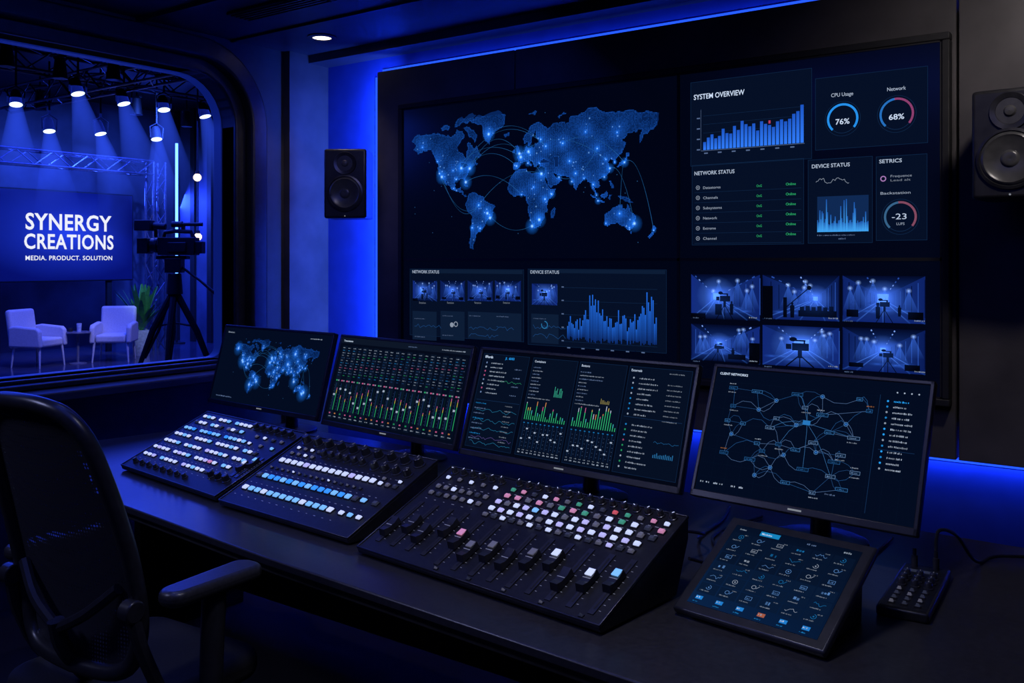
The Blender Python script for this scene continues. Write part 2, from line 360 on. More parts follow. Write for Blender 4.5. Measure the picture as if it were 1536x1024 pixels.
# ------------------------------------------------------------------ ROOM
PY = 3.53; XL = -4.08; YB = 3.75; CZ = 2.67
XR, YF = 1.9, -1.6
struct('floor', MB().b2((XL, YF, -.1), (XR, YB, 0), M['floor']))
struct('ceiling', MB().b2((XL-.15, YF-.1, CZ), (XR+.1, YB+.15, CZ+.1), M['ceil']))
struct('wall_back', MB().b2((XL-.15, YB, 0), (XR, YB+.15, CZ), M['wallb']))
struct('wall_right', MB().b2((XR, YF, 0), (XR+.1, YB+.15, CZ), M['wall']))
struct('wall_front', MB().b2((XL-.15, YF-.1, 0), (XR+.1, YF, CZ), M['wall']))
def rrect(y0, z0, y1, z1, r, n=8, rb=None):
    rb = r if rb is None else rb; pts = []
    for cy, cz, a0, q in ((y1-rb, z0+rb, -pi/2, rb), (y1-r, z1-r, 0, r), (y0+r, z1-r, pi/2, r), (y0+rb, z0+rb, pi, rb)):
        for i in range(n+1): t = a0+pi/2*i/n; pts.append((cy+q*cos(t), cz+q*sin(t)))
    return pts
OP = (.25, .98, 3.12, 2.47)
def ringwall(mb, inner, outer, x0, x1, mat):
    n = len(inner); vs = [(x, p[0], p[1]) for x in (x0, x1) for q in (inner, outer) for p in q]; fs = []
    for i in range(n):
        j = (i+1) % n
        fs += [(i, j, n+j, n+i), (2*n+i, 2*n+j, 3*n+j, 3*n+i), (i, j, 2*n+j, 2*n+i), (n+i, n+j, 3*n+j, 3*n+i)]
    mb.add(vs, fs, mat)
inn = rrect(*OP, .26, 8, .06)
outr = []
for k, (y, z) in enumerate(inn):
    c = k//9; i = k % 9
    cor = [(YB, 0), (YB, CZ), (YF, CZ), (YF, 0)][c]
    a = [(OP[2]-.1, 0), (YB, OP[3]-.26), (OP[0]+.26, CZ), (YF, OP[1]+.1)][c]; b = [(YB, OP[1]+.1), (OP[2]-.26, CZ), (YF, OP[3]-.26), (OP[0]+.1, 0)][c]
    t = i/8
    outr.append((a[0]+(cor[0]-a[0])*t*2, a[1]+(cor[1]-a[1])*t*2) if t <= .5 else (cor[0]+(b[0]-cor[0])*(t*2-1), cor[1]+(b[1]-cor[1])*(t*2-1)))
mb = MB(); ringwall(mb, inn, outr, XL-.15, XL, M['wall']); struct('wall_left', mb)
wroot = thing('window_1', 'x', 'window', (XL, 1.7, .98)); del wroot['label']; del wroot['category']; wroot['kind'] = 'structure'
wm = rootM(wroot).inverted()
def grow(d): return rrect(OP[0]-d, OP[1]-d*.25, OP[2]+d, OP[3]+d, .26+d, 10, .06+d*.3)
mb = MB(); ringwall(mb, grow(-.006), grow(.006), XL-.16, XL-.10, M['frimline']); mb.build('edge_glow', wroot, wm, .003)
mb = MB(); ringwall(mb, grow(.0), grow(.065), XL-.10, XL+.022, M['frame']); mb.build('inner_frame', wroot, wm, .016, seg=4)
mb = MB(); ringwall(mb, grow(.065), grow(.165), XL-.02, XL+.080, M['frame']); mb.build('outer_frame', wroot, wm, .032, seg=6)
struct('trim_1', MB().b2((XL, -.4, .895), (XL+.21, 3.38, .936), M['wall']), None, .008, 3)
struct('trim_2', MB().b2((XL, 3.46, 0), (XL+.05, YB, CZ), M['pillar']))
xs = [hitY(565, 300, PY).x, hitY(772, 100, PY).x, hitY(1436, 300, PY).x, XR]
PZ0, PZ1 = .80, 2.49
for i in range(3):
    struct('trim_%d' % (3+i), MB().b2((xs[i]+.004, PY, PZ0), (xs[i+1]-.004, PY+.07, PZ1), M['panel']), None, .003)
struct('trim_6', MB().b2((xs[0]+.30, PY+.07, PZ0+.12), (XR, YB, PZ1-.10), M['blackm']))
struct('trim_7', MB().b2((XL, 2.55, CZ-.02), (XR, 2.58, CZ), M['frame']).b2((XL, 3.1, CZ-.012), (XR, 3.12, CZ), M['frame']).b2((XL, 3.60, CZ-.045), (XR, YB, CZ), M['ceil']))
def strip(name, lo, hi, label):
    return tag(MB().b2(lo, hi, M['led']).build(name), label, 'LED strip')
xe = hitY(565, 300, YB).x
ze = 1.5+(PZ1-1.5)*YB/PY; zf = 1.5-(1.5-PZ0)*YB/PY
strip('led_strip', (xe-.004, YB-.006, PZ0+.02), (xe+.012, YB, ze-.03), 'vertical blue LED strip glowing behind the left edge of the wall panelling')
strip('led_strip', (xe+.05, YB-.006, ze-.004), (XR, YB, ze+.008), 'long blue LED strip glowing along the top of the wall panelling')
strip('led_strip', (xe+.05, YB-.006, zf-.006), (XR, YB, zf+.004), 'blue LED strip glowing beneath the bottom edge of the wall panelling')
def area(loc, rot, sx, sy, col, p, name='strip_lamp'):
    l = bpy.data.lights.new(name, 'AREA'); l.shape = 'RECTANGLE'; l.size = sx; l.size_y = sy; l.color = col; l.energy = p
    o = bpy.data.objects.new(name, l); C.objects.link(o); o.location = loc; o.rotation_euler = rot; return o
BLU = (.04, .12, 1.)
area(((xs[0]+XR)/2, PY+.165, PZ1-.005), (radians(90), 0, 0), XR-xs[0], .012, BLU, 13)
area((-3.50, PY+.13, (PZ0+PZ1)/2), (radians(90), 0, radians(42)), .02, 1.68, BLU, 40)
area(((xs[0]+XR)/2, PY+.17, PZ0-.015), (radians(80), 0, 0), XR-xs[0], .012, BLU, 19)
# ------------------------------------------------------------------ VIDEO WALL
SY = 3.49
wx = [hitY(604, 300, SY).x, hitY(1018, 300, SY).x, hitY(1413, 300, SY).x]
zt = hitY(1413, 60, SY).z; zm = hitY(1018, 389, SY).z; zb = hitY(1413, 598, SY).z
def display(i, j, label):
    x0, x1 = wx[i], wx[i+1]; z0, z1 = (zm, zt) if j else (zb, zm)
    t = thing('wall_display', label, 'display', ((x0+x1)/2, PY, z0)); RM = rootM(t); I = RM.inverted()
    MB().b2((x0, SY+.004, z0), (x1, PY, z1), M['blackm']).build('housing', t, I)
    b = .006; mb = MB()
    for q in ((x0, z0, x1, z0+b), (x0, z1-b, x1, z1), (x0, z0, x0+b, z1), (x1-b, z0, x1, z1)): mb.b2((q[0], SY-.004, q[1]), (q[2], SY+.004, q[3]), M['blackm'])
    mb.build('bezel', t, I)
    MB().b2((x0+b, SY, z0+b), (x1-b, SY+.004, z1-b), M['glassy']).build('screen', t, I)
    cv = Canvas(axes((x0, SY, z0), (1, 0, 0), (0, 0, 1), (0, -1, 0))); cv.pix = True
    return t, cv, RM
mb = MB(); g = .026
for q in ((wx[0]-g, zb-g, wx[2]+g, zb), (wx[0]-g, zt, wx[2]+g, zt+g), (wx[0]-g, zb, wx[0], zt), (wx[2], zb, wx[2]+g, zt)):
    mb.b2((q[0], SY-.01, q[1]), (q[2], PY, q[3]), M['blackm'])
tag(mb.build('video_wall_frame', None, None, .004), 'black surround frame holding the four wall displays', 'frame')
t, cv, RM = display(0, 1, 'large wall display showing a glowing blue dotted world map')
u0 = cv.c(618, 300)[0]; u1 = cv.c(986, 300)[0]; v0 = cv.c(705, 374)[1]; v1 = cv.c(745, 172)[1]
cv.pix = False; draw_map(cv, u0, v0, u1, v1, 250, .0034, 1.0); cv.pix = True
cv.build(t, RM)
t, cv, RM = display(1, 1, 'wall display with system overview bar chart, gauges and status tables')
cv.use('panel_background')
for q in ((1036, 124, 1218, 238), (1223, 118, 1392, 214), (1038, 248, 1206, 366), (1212, 240, 1309, 364), (1314, 235, 1391, 360)):
    cv.rect(*q, PN, 0); cv.frame(*q, .0016, mul(LN, .6), 1)
cv.use('bar_chart')
n = 26; hs = [.22,.34,.42,.30,.36,.55,.42,.40,.60,.48,.72,.62,.55,.62,.42,.66,.58,.54,.48,.62,.66,.60,.66,.78,.84,1.0]
xa, yb = cv.c(1055, 224); xb, _ = cv.c(1207, 224); yt = cv.c(1203, 157)[1]; yb = cv.c(1203, 214)[1]
for i, h in enumerate(hs):
    x = xa+(xb-xa)*i/n; w = (xb-xa)/n*.78; y1 = yb+(yt-yb)*h
    cv.raw([(x, yb), (x+w, yb), (x+w, y1), (x, y1)], [(.03, .20, .95), (.03, .20, .95), (.012, .09, .55), (.012, .09, .55)], 2)
cv.mline((xa-.01, yb-.003), (xb, yb-.003), .0018, DIM, 2); cv.mline((xa-.01, yb), (xa-.01, yt+.02), .0012, DIM, 2)
for k in range(4):
    cv.mline((xa, yb+(yt-yb)*(k+1)/4.2), (xb, yb+(yt-yb)*(k+1)/4.2), .0007, LN, 1)
    x, y = xa-.028, yb+(yt-yb)*(k)/3.4; cv.mrect(x, y, x+.014, y+.005, DIM, 2)
for k in range(7): x = xa+(xb-xa)*k/7+.004; cv.mrect(x, yb-.016, x+.016, yb-.011, DIM, 2)
cv.mrect(xa+(xb-xa)*.66, yt+(yb-yt)*.42, xa+(xb-xa)*.66+.008, yt+(yb-yt)*.42+.012, (.5, .05, .12), 5)
cv.use('lettering')
def T(px_, py_, s_, capx, col=WH, wpx=None, bold=.0, align=0):
    h = cv.c(px_, py_-capx)[1]-cv.c(px_, py_)[1]; w = (cv.c(px_+wpx, py_)[0]-cv.c(px_, py_)[0]) if wpx else None
    cv.text(px_, py_, s_, h, col, 5, w, bold, align)
T(1041, 150, 'SYSTEM OVERVIEW', 7.5, WH, 76, .012); T(1247, 146, 'CPU Usage', 5.5, mul(WH, .7), 33); T(1331, 137, 'Network', 5.5, mul(WH, .7), 28)
T(1253.5, 187, '76%', 8, WH, 21, .01); T(1333.5, 180, '68%', 8, WH, 23, .01)
T(1042, 263, 'NETWORK STATUS', 5.5, mul(WH, .7), 60, .012); T(1218, 252.5, 'DEVICE STATUS', 5.5, mul(WH, .7), 57, .012); T(1319, 245, 'SETRICS', 5.5, mul(WH, .7), 34, .012)
T(1321, 292, 'Backstation', 4, mul(WH, .5), 45); T(1338, 329, '-23', 8.5, mul(WH, .8), 22); T(1345, 337.5, 'LUFS', 3.8, mul(WH, .5), 12)
T(1336, 266, 'Frequence', 3.6, mul(WH, .4), 32); T(1336, 272, 'Lead alt', 3.2, mul(WH, .3), 30)
for i, (w_, l_) in enumerate((('Datastores', 26), ('Channels', 22), ('Subsystems', 28), ('Network', 21), ('Extreme', 19), ('Channel', 20))):
    y = 283.5+i*15.2
    T(1055, y, w_, 3.8, mul(WH, .5), l_); T(1135, y-3-i*.2, 'OnG', 3.6, mul(GR, .8), 8); T(1179, y-5.5-i*.25, 'Online', 3.8, GR, 15)
cv.use('status_list')
for i in range(6):
    cv.ring(1047, 281.5+i*15.2, .0075, .002, 0, 1, mul(WH, .45)); cv.disc(1047, 281.5+i*15.2, .0025, mul(WH, .45))
    a = cv.c(1042, 289+i*15.2); b_ = cv.c(1202, 289+i*15.2)[0]; cv.mline(a, (b_, a[1]), .0007, LN, 1)
cv.ring(1325, 268, .0085, .0035, 0, 1, (.4, .2, .5))
for gi, (x, y, r, c0, c1) in enumerate(((1264, 178, .053, (.02, .30, .9), None), (1345, 171, .055, (.02, .17, .55), (.28, .05, .16)), (1350.5, 325, .052, (.04, .13, .26), (.24, .07, .12)))):
    cv.use('gauge#%d' % gi)
    cv.ring(x, y, r, .0012, 0, 1, LN); cv.ring(x, y, r+.011, .0011, 0, 1, mul(LN, .8))
    if c1: cv.ring(x, y, r, .0075, -.38, -.02, c0); cv.ring(x, y, r, .0075, -.02, .36, c1)
    else: cv.ring(x, y, r, .008, -.38, .36, c0)
cv.use('area_chart')
xa, yb = cv.c(1226, 348); xb, yt = cv.c(1303, 292); n = 46
cv.mrect(xa, yb, xb, yt, (.005, .022, .085), 1)
for i in range(n):
    x = xa+(xb-xa)*i/n; h = random.choice((.25, .3, .45, .6, .35, .85))*random.uniform(.8, 1.1)
    cv.raw([(x, yb), (x+(xb-xa)/n*.9, yb), (x+(xb-xa)/n*.9, yb+(yt-yb)*h), (x, yb+(yt-yb)*h)], [(.06, .42, 1.), (.06, .42, 1.), (.012, .09, .42), (.012, .09, .42)], 2)
cv.dash(1226, 354, .14, .005, DIM); cv.dash(1258, 359, .03, .006, DIM)
x, y = cv.c(1224, 272); pr = None
for i in range(30):
    q = (x+i*.0042, y+random.uniform(-.006, .008)+.008*sin(i*.4))
    if pr: cv.mline(pr, q, .0016, mul(WH, .4), 3)
    pr = q
cv.build(t, RM)
t, cv, RM = display(0, 0, 'lower wall display with small thumbnails and a spiky blue level chart')
cv.use('panel_background')
for q in ((615, 403, 786, 513), (792, 403, 1000, 530)): cv.rect(*q, PN, 0); cv.frame(*q, .0016, mul(LN, .6), 1)
for q in ((619, 466, 655, 511), (661, 466, 697, 511), (702, 467, 782, 512), (797, 470, 838, 516), (617, 404, 784, 411), (794, 404, 998, 411)): cv.rect(*q, (.004, .012, .036), 1)
cv.use('lettering')
T(619, 409.5, 'NETWORK STATUS', 4.4, mul(WH, .6), 40, .012); T(796, 410, 'DEVICE STATUS', 4.6, mul(WH, .6), 43, .012)
for x in (629, 671, 712, 755): T(x, 455, 'Session', 2.6, mul(WH, .3), 10)
cv.use('level_chart')
xa, yb = cv.c(851, 512); xb, yt = cv.c(986, 434); n = 62
for i in range(n):
    e = .38+.40*math.exp(-((i/n-.3)/.1)**2)+.45*math.exp(-((i/n-.93)/.12)**2)+.12*math.exp(-((i/n-.6)/.1)**2)
    h = e*random.uniform(.45, 1.1); x = xa+(xb-xa)*i/n; w = (xb-xa)/n*.72; s0 = random.uniform(0, .10)
    cv.raw([(x, yb+(yt-yb)*s0), (x+w, yb+(yt-yb)*s0), (x+w, yb+(yt-yb)*(s0+h)), (x, yb+(yt-yb)*(s0+h))], [(.004, .025, .16)]*2+[(.015, .14, .72)]*2, 3)
for k in range(5):
    y = yb+(yt-yb)*k/4; cv.mline((xa-.02, y), (xb, y), .0008, LN, 1); cv.mrect(xa-.03, y, xa-.018, y+.005, DIM, 2)
for k in range(6): x = xa+(xb-xa)*k/6; cv.mrect(x, yb-.03, x+.016, yb-.025, DIM, 2)
cv.use('sparkline_panel')
for (a, b) in ((622, 488), (704, 492), (745, 492), (800, 490), (800, 503), (704, 503)):
    x, y = cv.c(a, b); pr = None
    for i in range(16 if a < 744 or a > 790 else 9):
        q = (x+i*.0125, y+random.uniform(-.010, .012))
        if pr and i < 15: cv.mline(pr, q, .0015, (.012, .07, .24), 3)
        pr = q
cv.disc(678, 487, .012, mul(WH, .4)); cv.ring(684, 486, .011, .004, 0, 1, mul(WH, .4)); cv.ring(817, 487, .016, .004, 0, .8, (.02, .18, .4))
for (a, b) in ((622, 478), (664, 474), (704, 474), (745, 475), (800, 478), (664, 503), (622, 505)): cv.dash(a, b, .07, .005, mul(DIM, .8))
def thumb(cv, a, b, c, d, kind):
    x0, y1 = cv.c(a, b); x1, y0 = cv.c(c, d); w, h = x1-x0, y1-y0
    cl = lambda q: min(1, max(0, q))
    P = lambda u, v: (x0+cl(u)*w, y0+cl(v)*h)
    CLP = (x0, y0, x1, y1)
    rnd = random.Random(kind*7+3); kd = kind % 6
    vx, vy = ((.38, .50), (.70, .48), (.5, .50), (.42, .48), (.52, .52), (.5, .50))[kd]
    DK = (.0008, .0025, .018); MD = (.004, .015, .13); HB = (.018, .07, .46)
    hl = (.05, .03, .07, .03, .10, .035)[kd]; cs = [(0, 0), (1, 0), (1, 1), (0, 1)]
    I_ = [(vx-hl, vy-hl*1.3), (vx+hl, vy-hl*1.3), (vx+hl, vy+hl*1.6), (vx-hl, vy+hl*1.6)]
    near = [(DK, MD, DK, mul(MD, 1.6)), (MD, mul(MD, .5), DK, mul(MD, .7)), (mul(MD, 1.2), MD, DK, MD), (DK, mul(MD, 1.5), DK, mul(MD, .8)), (MD, mul(MD, 1.4), mul(MD, .8), mul(MD, 1.4)), (MD, mul(MD, .7), DK, mul(MD, .7))][kd]
    for i in range(4):
        j = (i+1) % 4; m0 = [((cs[q][0]+I_[q][0]*1.5)/2.5, (cs[q][1]+I_[q][1]*1.5)/2.5) for q in (i, j)]
        e = near[i]; mm_ = mul(HB, .36 if i != 2 else .2)
        cv.raw([P(*cs[i]), P(*cs[j]), P(*m0[1]), P(*m0[0])], [e, e, mm_, mm_], 1)
        cv.raw([P(*m0[0]), P(*m0[1]), P(*I_[j]), P(*I_[i])], [mm_, mm_, HB, HB], 1)
    cv.raw([P(*q) for q in I_], (.09, .26, .9), 1)
    x, y = P(vx, vy+.02); cv.mglow(x, y, w*(.30, .2, .28, .2, .42, .22)[kd], (.06, .17, .70), 4, 18, h*(.45, .3, .4, .3, .6, .34)[kd], CLP)
    for k in range(10):                # wall ribs receding to the far end
        f = (1-k/10)**1.7
        for sx_ in (0, 1):
            if kd in (0, 4) and sx_ == 0: continue
            u = vx+(sx_-vx)*f; bright = rnd.random() < .4
            cv.mline(P(u, vy-vy*f*.75), P(u, vy+(1-vy)*f*.85), w*.010*(f+.15), (.018, .07, .38) if bright else (.001, .003, .022), 2)
    for sx_, on in (((.05, 1), (.95, 1)), ((.1, 1), (.5, 1)), ((.3, 1), (.7, 1)), ((.15, 1), (.9, 1)), ((.2, 1), (.8, 1)), ((.35, 1), (.65, 1)))[kd]:
        for k in range(7):             # ceiling light rows
            f0 = (.97-k*.13)**1.3; f1 = max(0, .97-k*.13-.05)**1.3
            cv.mline(P(vx+(sx_-vx)*f0, vy+(.98-vy)*f0), P(vx+(sx_-vx)*f1, vy+(.98-vy)*f1), w*.018*f0, (.20, .36, .9) if rnd.random() < .5 else (.02, .07, .38), 3, False, w*.018*f1)
    for k in range(5):                 # lamps, haze and floor reflections
        u = rnd.uniform(.08, .92); v = rnd.uniform(.62, .9); x, y = P(u, v); cv.mglow(x, y, w*.04, (.3, .5, 1.), 5, 10, h*.06, CLP)
        cv.raw([P(u, v), P(u+.13, v-.5), P(u-.11, v-.5)], [(.02, .07, .32), (0, 0, 0), (0, 0, 0)], 4, True)
        u2 = rnd.uniform(.1, .9); x, y = P(u2, .14+rnd.random()*.12); cv.mglow(x, y, w*.13, (.015, .06, .30), 3, 10, h*.05, CLP)
    for k in range(5):
        u2 = k/4; cv.mline(P(vx+(u2-vx)*.12, vy-.06), P(u2*1.3-.15, .0), w*.003, [(.05, .15, .55), (.003, .015, .07), (.003, .015, .07), (.05, .15, .55)], 3, True, w*.02)
    B = (.0005, .001, .004)
    def bx(u0, v0, u1, v1): cv.raw([P(u0, v0), P(u1, v0), P(u1, v1), P(u0, v1)], B, 7)
    def el(u, v, ru, rv): x_, y_ = P(u, v); cv.raw([(x_+ru*w*cos(2*pi*i/12), y_+rv*h*sin(2*pi*i/12)) for i in range(12)], B, 7)
    def camr(u, v, s_, m_=1):
        q = s_*.16
        bx(u-q*.7, v, u+q*.8, v+s_*.20); bx(u-m_*q*1.0-q*.25, v+s_*.03, u-m_*q*1.0+q*.25, v+s_*.17); bx(u-q*.5, v+s_*.25, u+q*.5, v+s_*.29); bx(u+m_*q*.4-.01, v+s_*.2, u+m_*q*.4+.01, v+s_*.28); el(u-m_*q*.6, v+s_*.30, q*.35, s_*.06)
        bx(u-s_*.03, v-s_*.2, u+s_*.03, v)
        for dx in (-.22, 0, .22): cv.mline(P(u, v-s_*.12), P(u+dx*s_*.9, v-s_*.95), w*.018*s_, B, 7)
    def man(u, v, s_): el(u, v+s_*.42, s_*.045, s_*.09); cv.raw([P(u-.07*s_, v-.5*s_), P(u+.07*s_, v-.5*s_), P(u+.09*s_, v+.26*s_), P(u+.03*s_, v+.34*s_), P(u-.03*s_, v+.34*s_), P(u-.09*s_, v+.26*s_)], B, 7)
    if kd == 0: camr(.50, .40, .62); bx(.36, .10, .46, .34); bx(.0, .0, .22, .12); man(.60, .26, .30)
    elif kd == 1:
        for k in range(6): bx(.50+k*.075, .22, .555+k*.075, .30+.02*(k % 2))
        bx(.48, .08, .97, .22); cv.mline(P(.30, .25), P(.62, .72), w*.012, B, 7); bx(.28, .05, .33, .5); bx(0, .0, .14, .75); el(.62, .72, .03, .05); man(.40, .22, .34)
    elif kd == 2: camr(.52, .34, .50); man(.44, .24, .32); bx(.05, .10, .20, .26); bx(.80, .08, .98, .24); man(.70, .26, .24)
    elif kd == 3: camr(.40, .34, .46, -1); bx(.55, .08, .80, .22); man(.62, .26, .26); bx(.85, .0, 1, .55)
    elif kd == 4: camr(.50, .40, .92)
    else: camr(.56, .34, .52); bx(.08, .08, .26, .18); bx(.76, .06, .94, .2)
    x, y = P(vx, vy-.1); cv.mglow(x, y, w*.5, (.004, .015, .075), 8, 18, h*.5, CLP)      # haze in front
for k, x in enumerate((619.5, 660.5, 701.5, 742.5)): cv.use('camera_thumbnail#%d' % k); thumb(cv, x, 420, x+36+k, 452, (0, 5, 5, 2)[k])
cv.use('camera_thumbnail#9'); thumb(cv, 798, 425, 836, 458, 4)
cv.build(t, RM)
t, cv, RM = display(1, 0, 'lower right wall display tiled with six blue camera feeds')
for k, q in enumerate(((1037, 411, 1140, 481), (1144, 412, 1259, 482), (1264, 413, 1388, 486), (1037, 485, 1140, 546), (1144, 487, 1259, 554), (1264, 490, 1388, 562))):
    cv.use('camera_feed#%d' % k)
    thumb(cv, *q, k)
    cv.dash(q[0]+3, q[3]-4, .03, .005, mul(DIM, .8), 8); cv.dash(q[2]-16, q[3]-4, .035, .005, mul(WH, .4), 8)
cv.build(t, RM)
# ------------------------------------------------------------------ DESK
DT = .75
dk = thing('control_desk', 'long dark control desk holding the consoles and monitors', 'desk', (-1.6, 2.1, 0)); DM = rootM(dk).inverted()
poly = [(-3.52, 2.80), (-3.66, 2.06), (-3.60, 1.98), (-2.80, 1.612), (-1.875, 1.527), (-.774, 1.461), (.45, 1.40), (.45, 2.72)]
MB().prism(poly, DT-.022, DT, M['desk']).build('worktop', dk, DM, .004)
pin = [(-3.50, 2.78), (-3.63, 2.07), (-3.57, 2.0), (-2.79, 1.635), (-1.873, 1.55), (-.774, 1.484), (.43, 1.42), (.43, 2.70)]
MB().prism(pin, DT-.05, DT-.022, M['deskedge']).build('under_frame', dk, DM, .003)
MB().b2((-3.3, 2.5, .1), (.4, 2.53, DT-.05), M['blackm']).build('modesty_panel', dk, DM)
for x, y0 in ((-3.35, 2.1), (-1.0, 1.62), (.38, 1.6)): MB().b2((x-.02, y0, 0), (x+.02, 2.6, DT-.05), M['blackm']).build('leg', dk, DM, .003)
# ------------------------------------------------------------------ MONITORS
def monitor(BLp, BRp, zbm, rise, back, label, draw):
    a = V3((BLp[0], BLp[1], zbm)); b = V3((BRp[0], BRp[1], zbm)); U = (b-a).normalized(); W = (b-a).length
    Vb = V3((-U.y, U.x, 0)); Yd = (Vb*back+UPZ*rise); Hh = Yd.length; Yd.normalize(); Nn = U.cross(Yd)
    mid = (a+b)/2+Vb*.17
    t = thing('monitor', label, 'monitor', (mid.x, mid.y, DT), atan2(U.y, U.x)); RM = rootM(t)
    PM = axes(a, U, Yd, Nn); L = RM.inverted() @ PM
    MB().b2((.0, 0, -.022), (W, Hh, -.002), M['black']).b2((W*.2, Hh*.15, -.05), (W*.8, Hh*.8, -.022), M['black']).build('housing', t, L, .005)
    e = .0115; mb = MB()
    for q in ((0, 0, W, .020), (0, Hh-e, W, Hh), (0, 0, e, Hh), (W-e, 0, W, Hh)): mb.b2((q[0], q[1], -.004), (q[2], q[3], .004), M['bezel'])
    bz = mb.build('bezel', t, L, .0025)
    MB().b2((e, .020, -.002), (W-e, Hh-e, .0002), M['glassy']).build('screen', t, L)
    MB().b2((W/2-.018, .008, .004), (W/2+.018, .0125, .0044), M['mark']).build('maker_mark', bz)
    cb = L @ V3((W/2, Hh*.42, -.05))
    MB().tube([(0, .0, .012), (0, .0, .09), (0, cb.y+.03, cb.z-.04), (0, cb.y-.004, cb.z)], [.028, .026, .026, .03], M['black'], 12).build('stand_neck', t)
    MB().lathe([(.001, 0), (.125, 0), (.125, .008), (.115, .012), (.03, .016), (.001, .016)], M['black'], 32).build('stand_base', t, Matrix.Scale(.8, 4, (0, 1, 0)))
    sc = PM @ Matrix.Translation((e, .020, .0002)); cv = Canvas(sc, W-2*e, Hh-.020-e, .0002)
    draw(cv); cv.build(t, RM); return t
def d1(cv):
    cv.use('panel_background'); cv.rect(0, 0, 1, 1, (.0010, .0036, .0145), 0)
    draw_map(cv, cv.W*.13, cv.H*.14, cv.W*.92, cv.H*.86, 130, .0031, .75)
    cv.use('lettering'); cv.text(.03, .925, 'Datacenters', .007, mul(WH, .6), 3); cv.dash(.05, .05, .12, .005, mul(DIM, 1.2)); cv.dash(.82, .93, .08, .005, mul(WH, .5))
def d2(cv):
    cv.use('panel_background'); cv.rect(0, 0, 1, 1, (.0012, .003, .010), 0); cv.rect(0, .93, 1, 1, (.004, .008, .020), 1)
    cv.use('lettering'); cv.text(.02, .95, 'Transmissions', .007, mul(WH, .9), 3, None, .015); cv.dash(.55, .955, .05, .004, DIM); cv.dash(.8, .955, .12, .004, mul(WH, .5))
    n = 22
    cv.use('channel_strip')
    for i in range(n):
        x = .02+i*.97/n; w = .97/n
        cv.rect(x+w*.04, .03, x+w*.94, .90, (.0015, .004, .013) if i % 2 else (.0028, .007, .020), 1)
        cv.dash(x+w*.15, .87, w*cv.W*.5, .0035, mul(WH, .45))
        for j in range(11):
            col = (mul(CY, .35), mul(WH, .3), mul(WH, .22), mul(GR, .4), mul(WH, .25), mul(CY, .3), mul(DIM, .9), mul(PK, .5), mul(WH, .25), mul(DIM, .8), mul(GR, .35))[(j+(i//4)) % 11]
            if random.random() < .25: col = LN
            y = .84-j*.030; cv.rect(x+w*.20, y, x+w*.55, y+.007, col, 2); 
            if j % 2: cv.rect(x+w*.65, y, x+w*.8, y+.007, mul(DIM, .6), 2)
        cv.rect(x+w*.18, .475, x+w*.46, .49, mul(PK, .9) if i % 4 else mul(GR, .7), 2); cv.rect(x+w*.54, .475, x+w*.80, .49, mul(WH, .3), 2)
        cv.rect(x+w*.34, .13, x+w*.40, .45, mul(LN, 1.3), 2)
        y = .30+.10*sin(i*.9)+random.uniform(-.03, .03); cv.rect(x+w*.20, y, x+w*.54, y+.022, mul(WH, .55), 3)
        for k in range(9): cv.rect(x+w*.10, .14+k*.035, x+w*.18, .143+k*.035, mul(DIM, .7), 2)
        g = random.uniform(.10, .30) if i < n-2 else .33
        cv.rect(x+w*.66, .13, x+w*.76, .45, (.002, .012, .012), 2)
        cv.rect(x+w*.66, .13, x+w*.76, .13+g*.75, mul(GR, .65), 3); cv.rect(x+w*.66, .13+g*.75, x+w*.76, .13+g*.9, (.40, .34, .05), 3); cv.rect(x+w*.66, .13+g*.9, x+w*.76, .13+g, mul(PK, .9), 3)
        cv.rect(x+w*.18, .085, x+w*.45, .100, random.choice((mul(PK, .8), mul(GR, .5), mul(OR, .6))), 3); cv.dash(x+w*.18, .05, w*cv.W*.5, .0038, mul(WH, .5))
def spark(cv, x0, x1, y, amp, col, n=24, w=.0008):
    pts = [(x0+(x1-x0)*i/n, y+amp*(sin(i*.9+y*20)*.5+random.uniform(-.6, .6))) for i in range(n+1)]; cv.line(pts, w, col, 3)
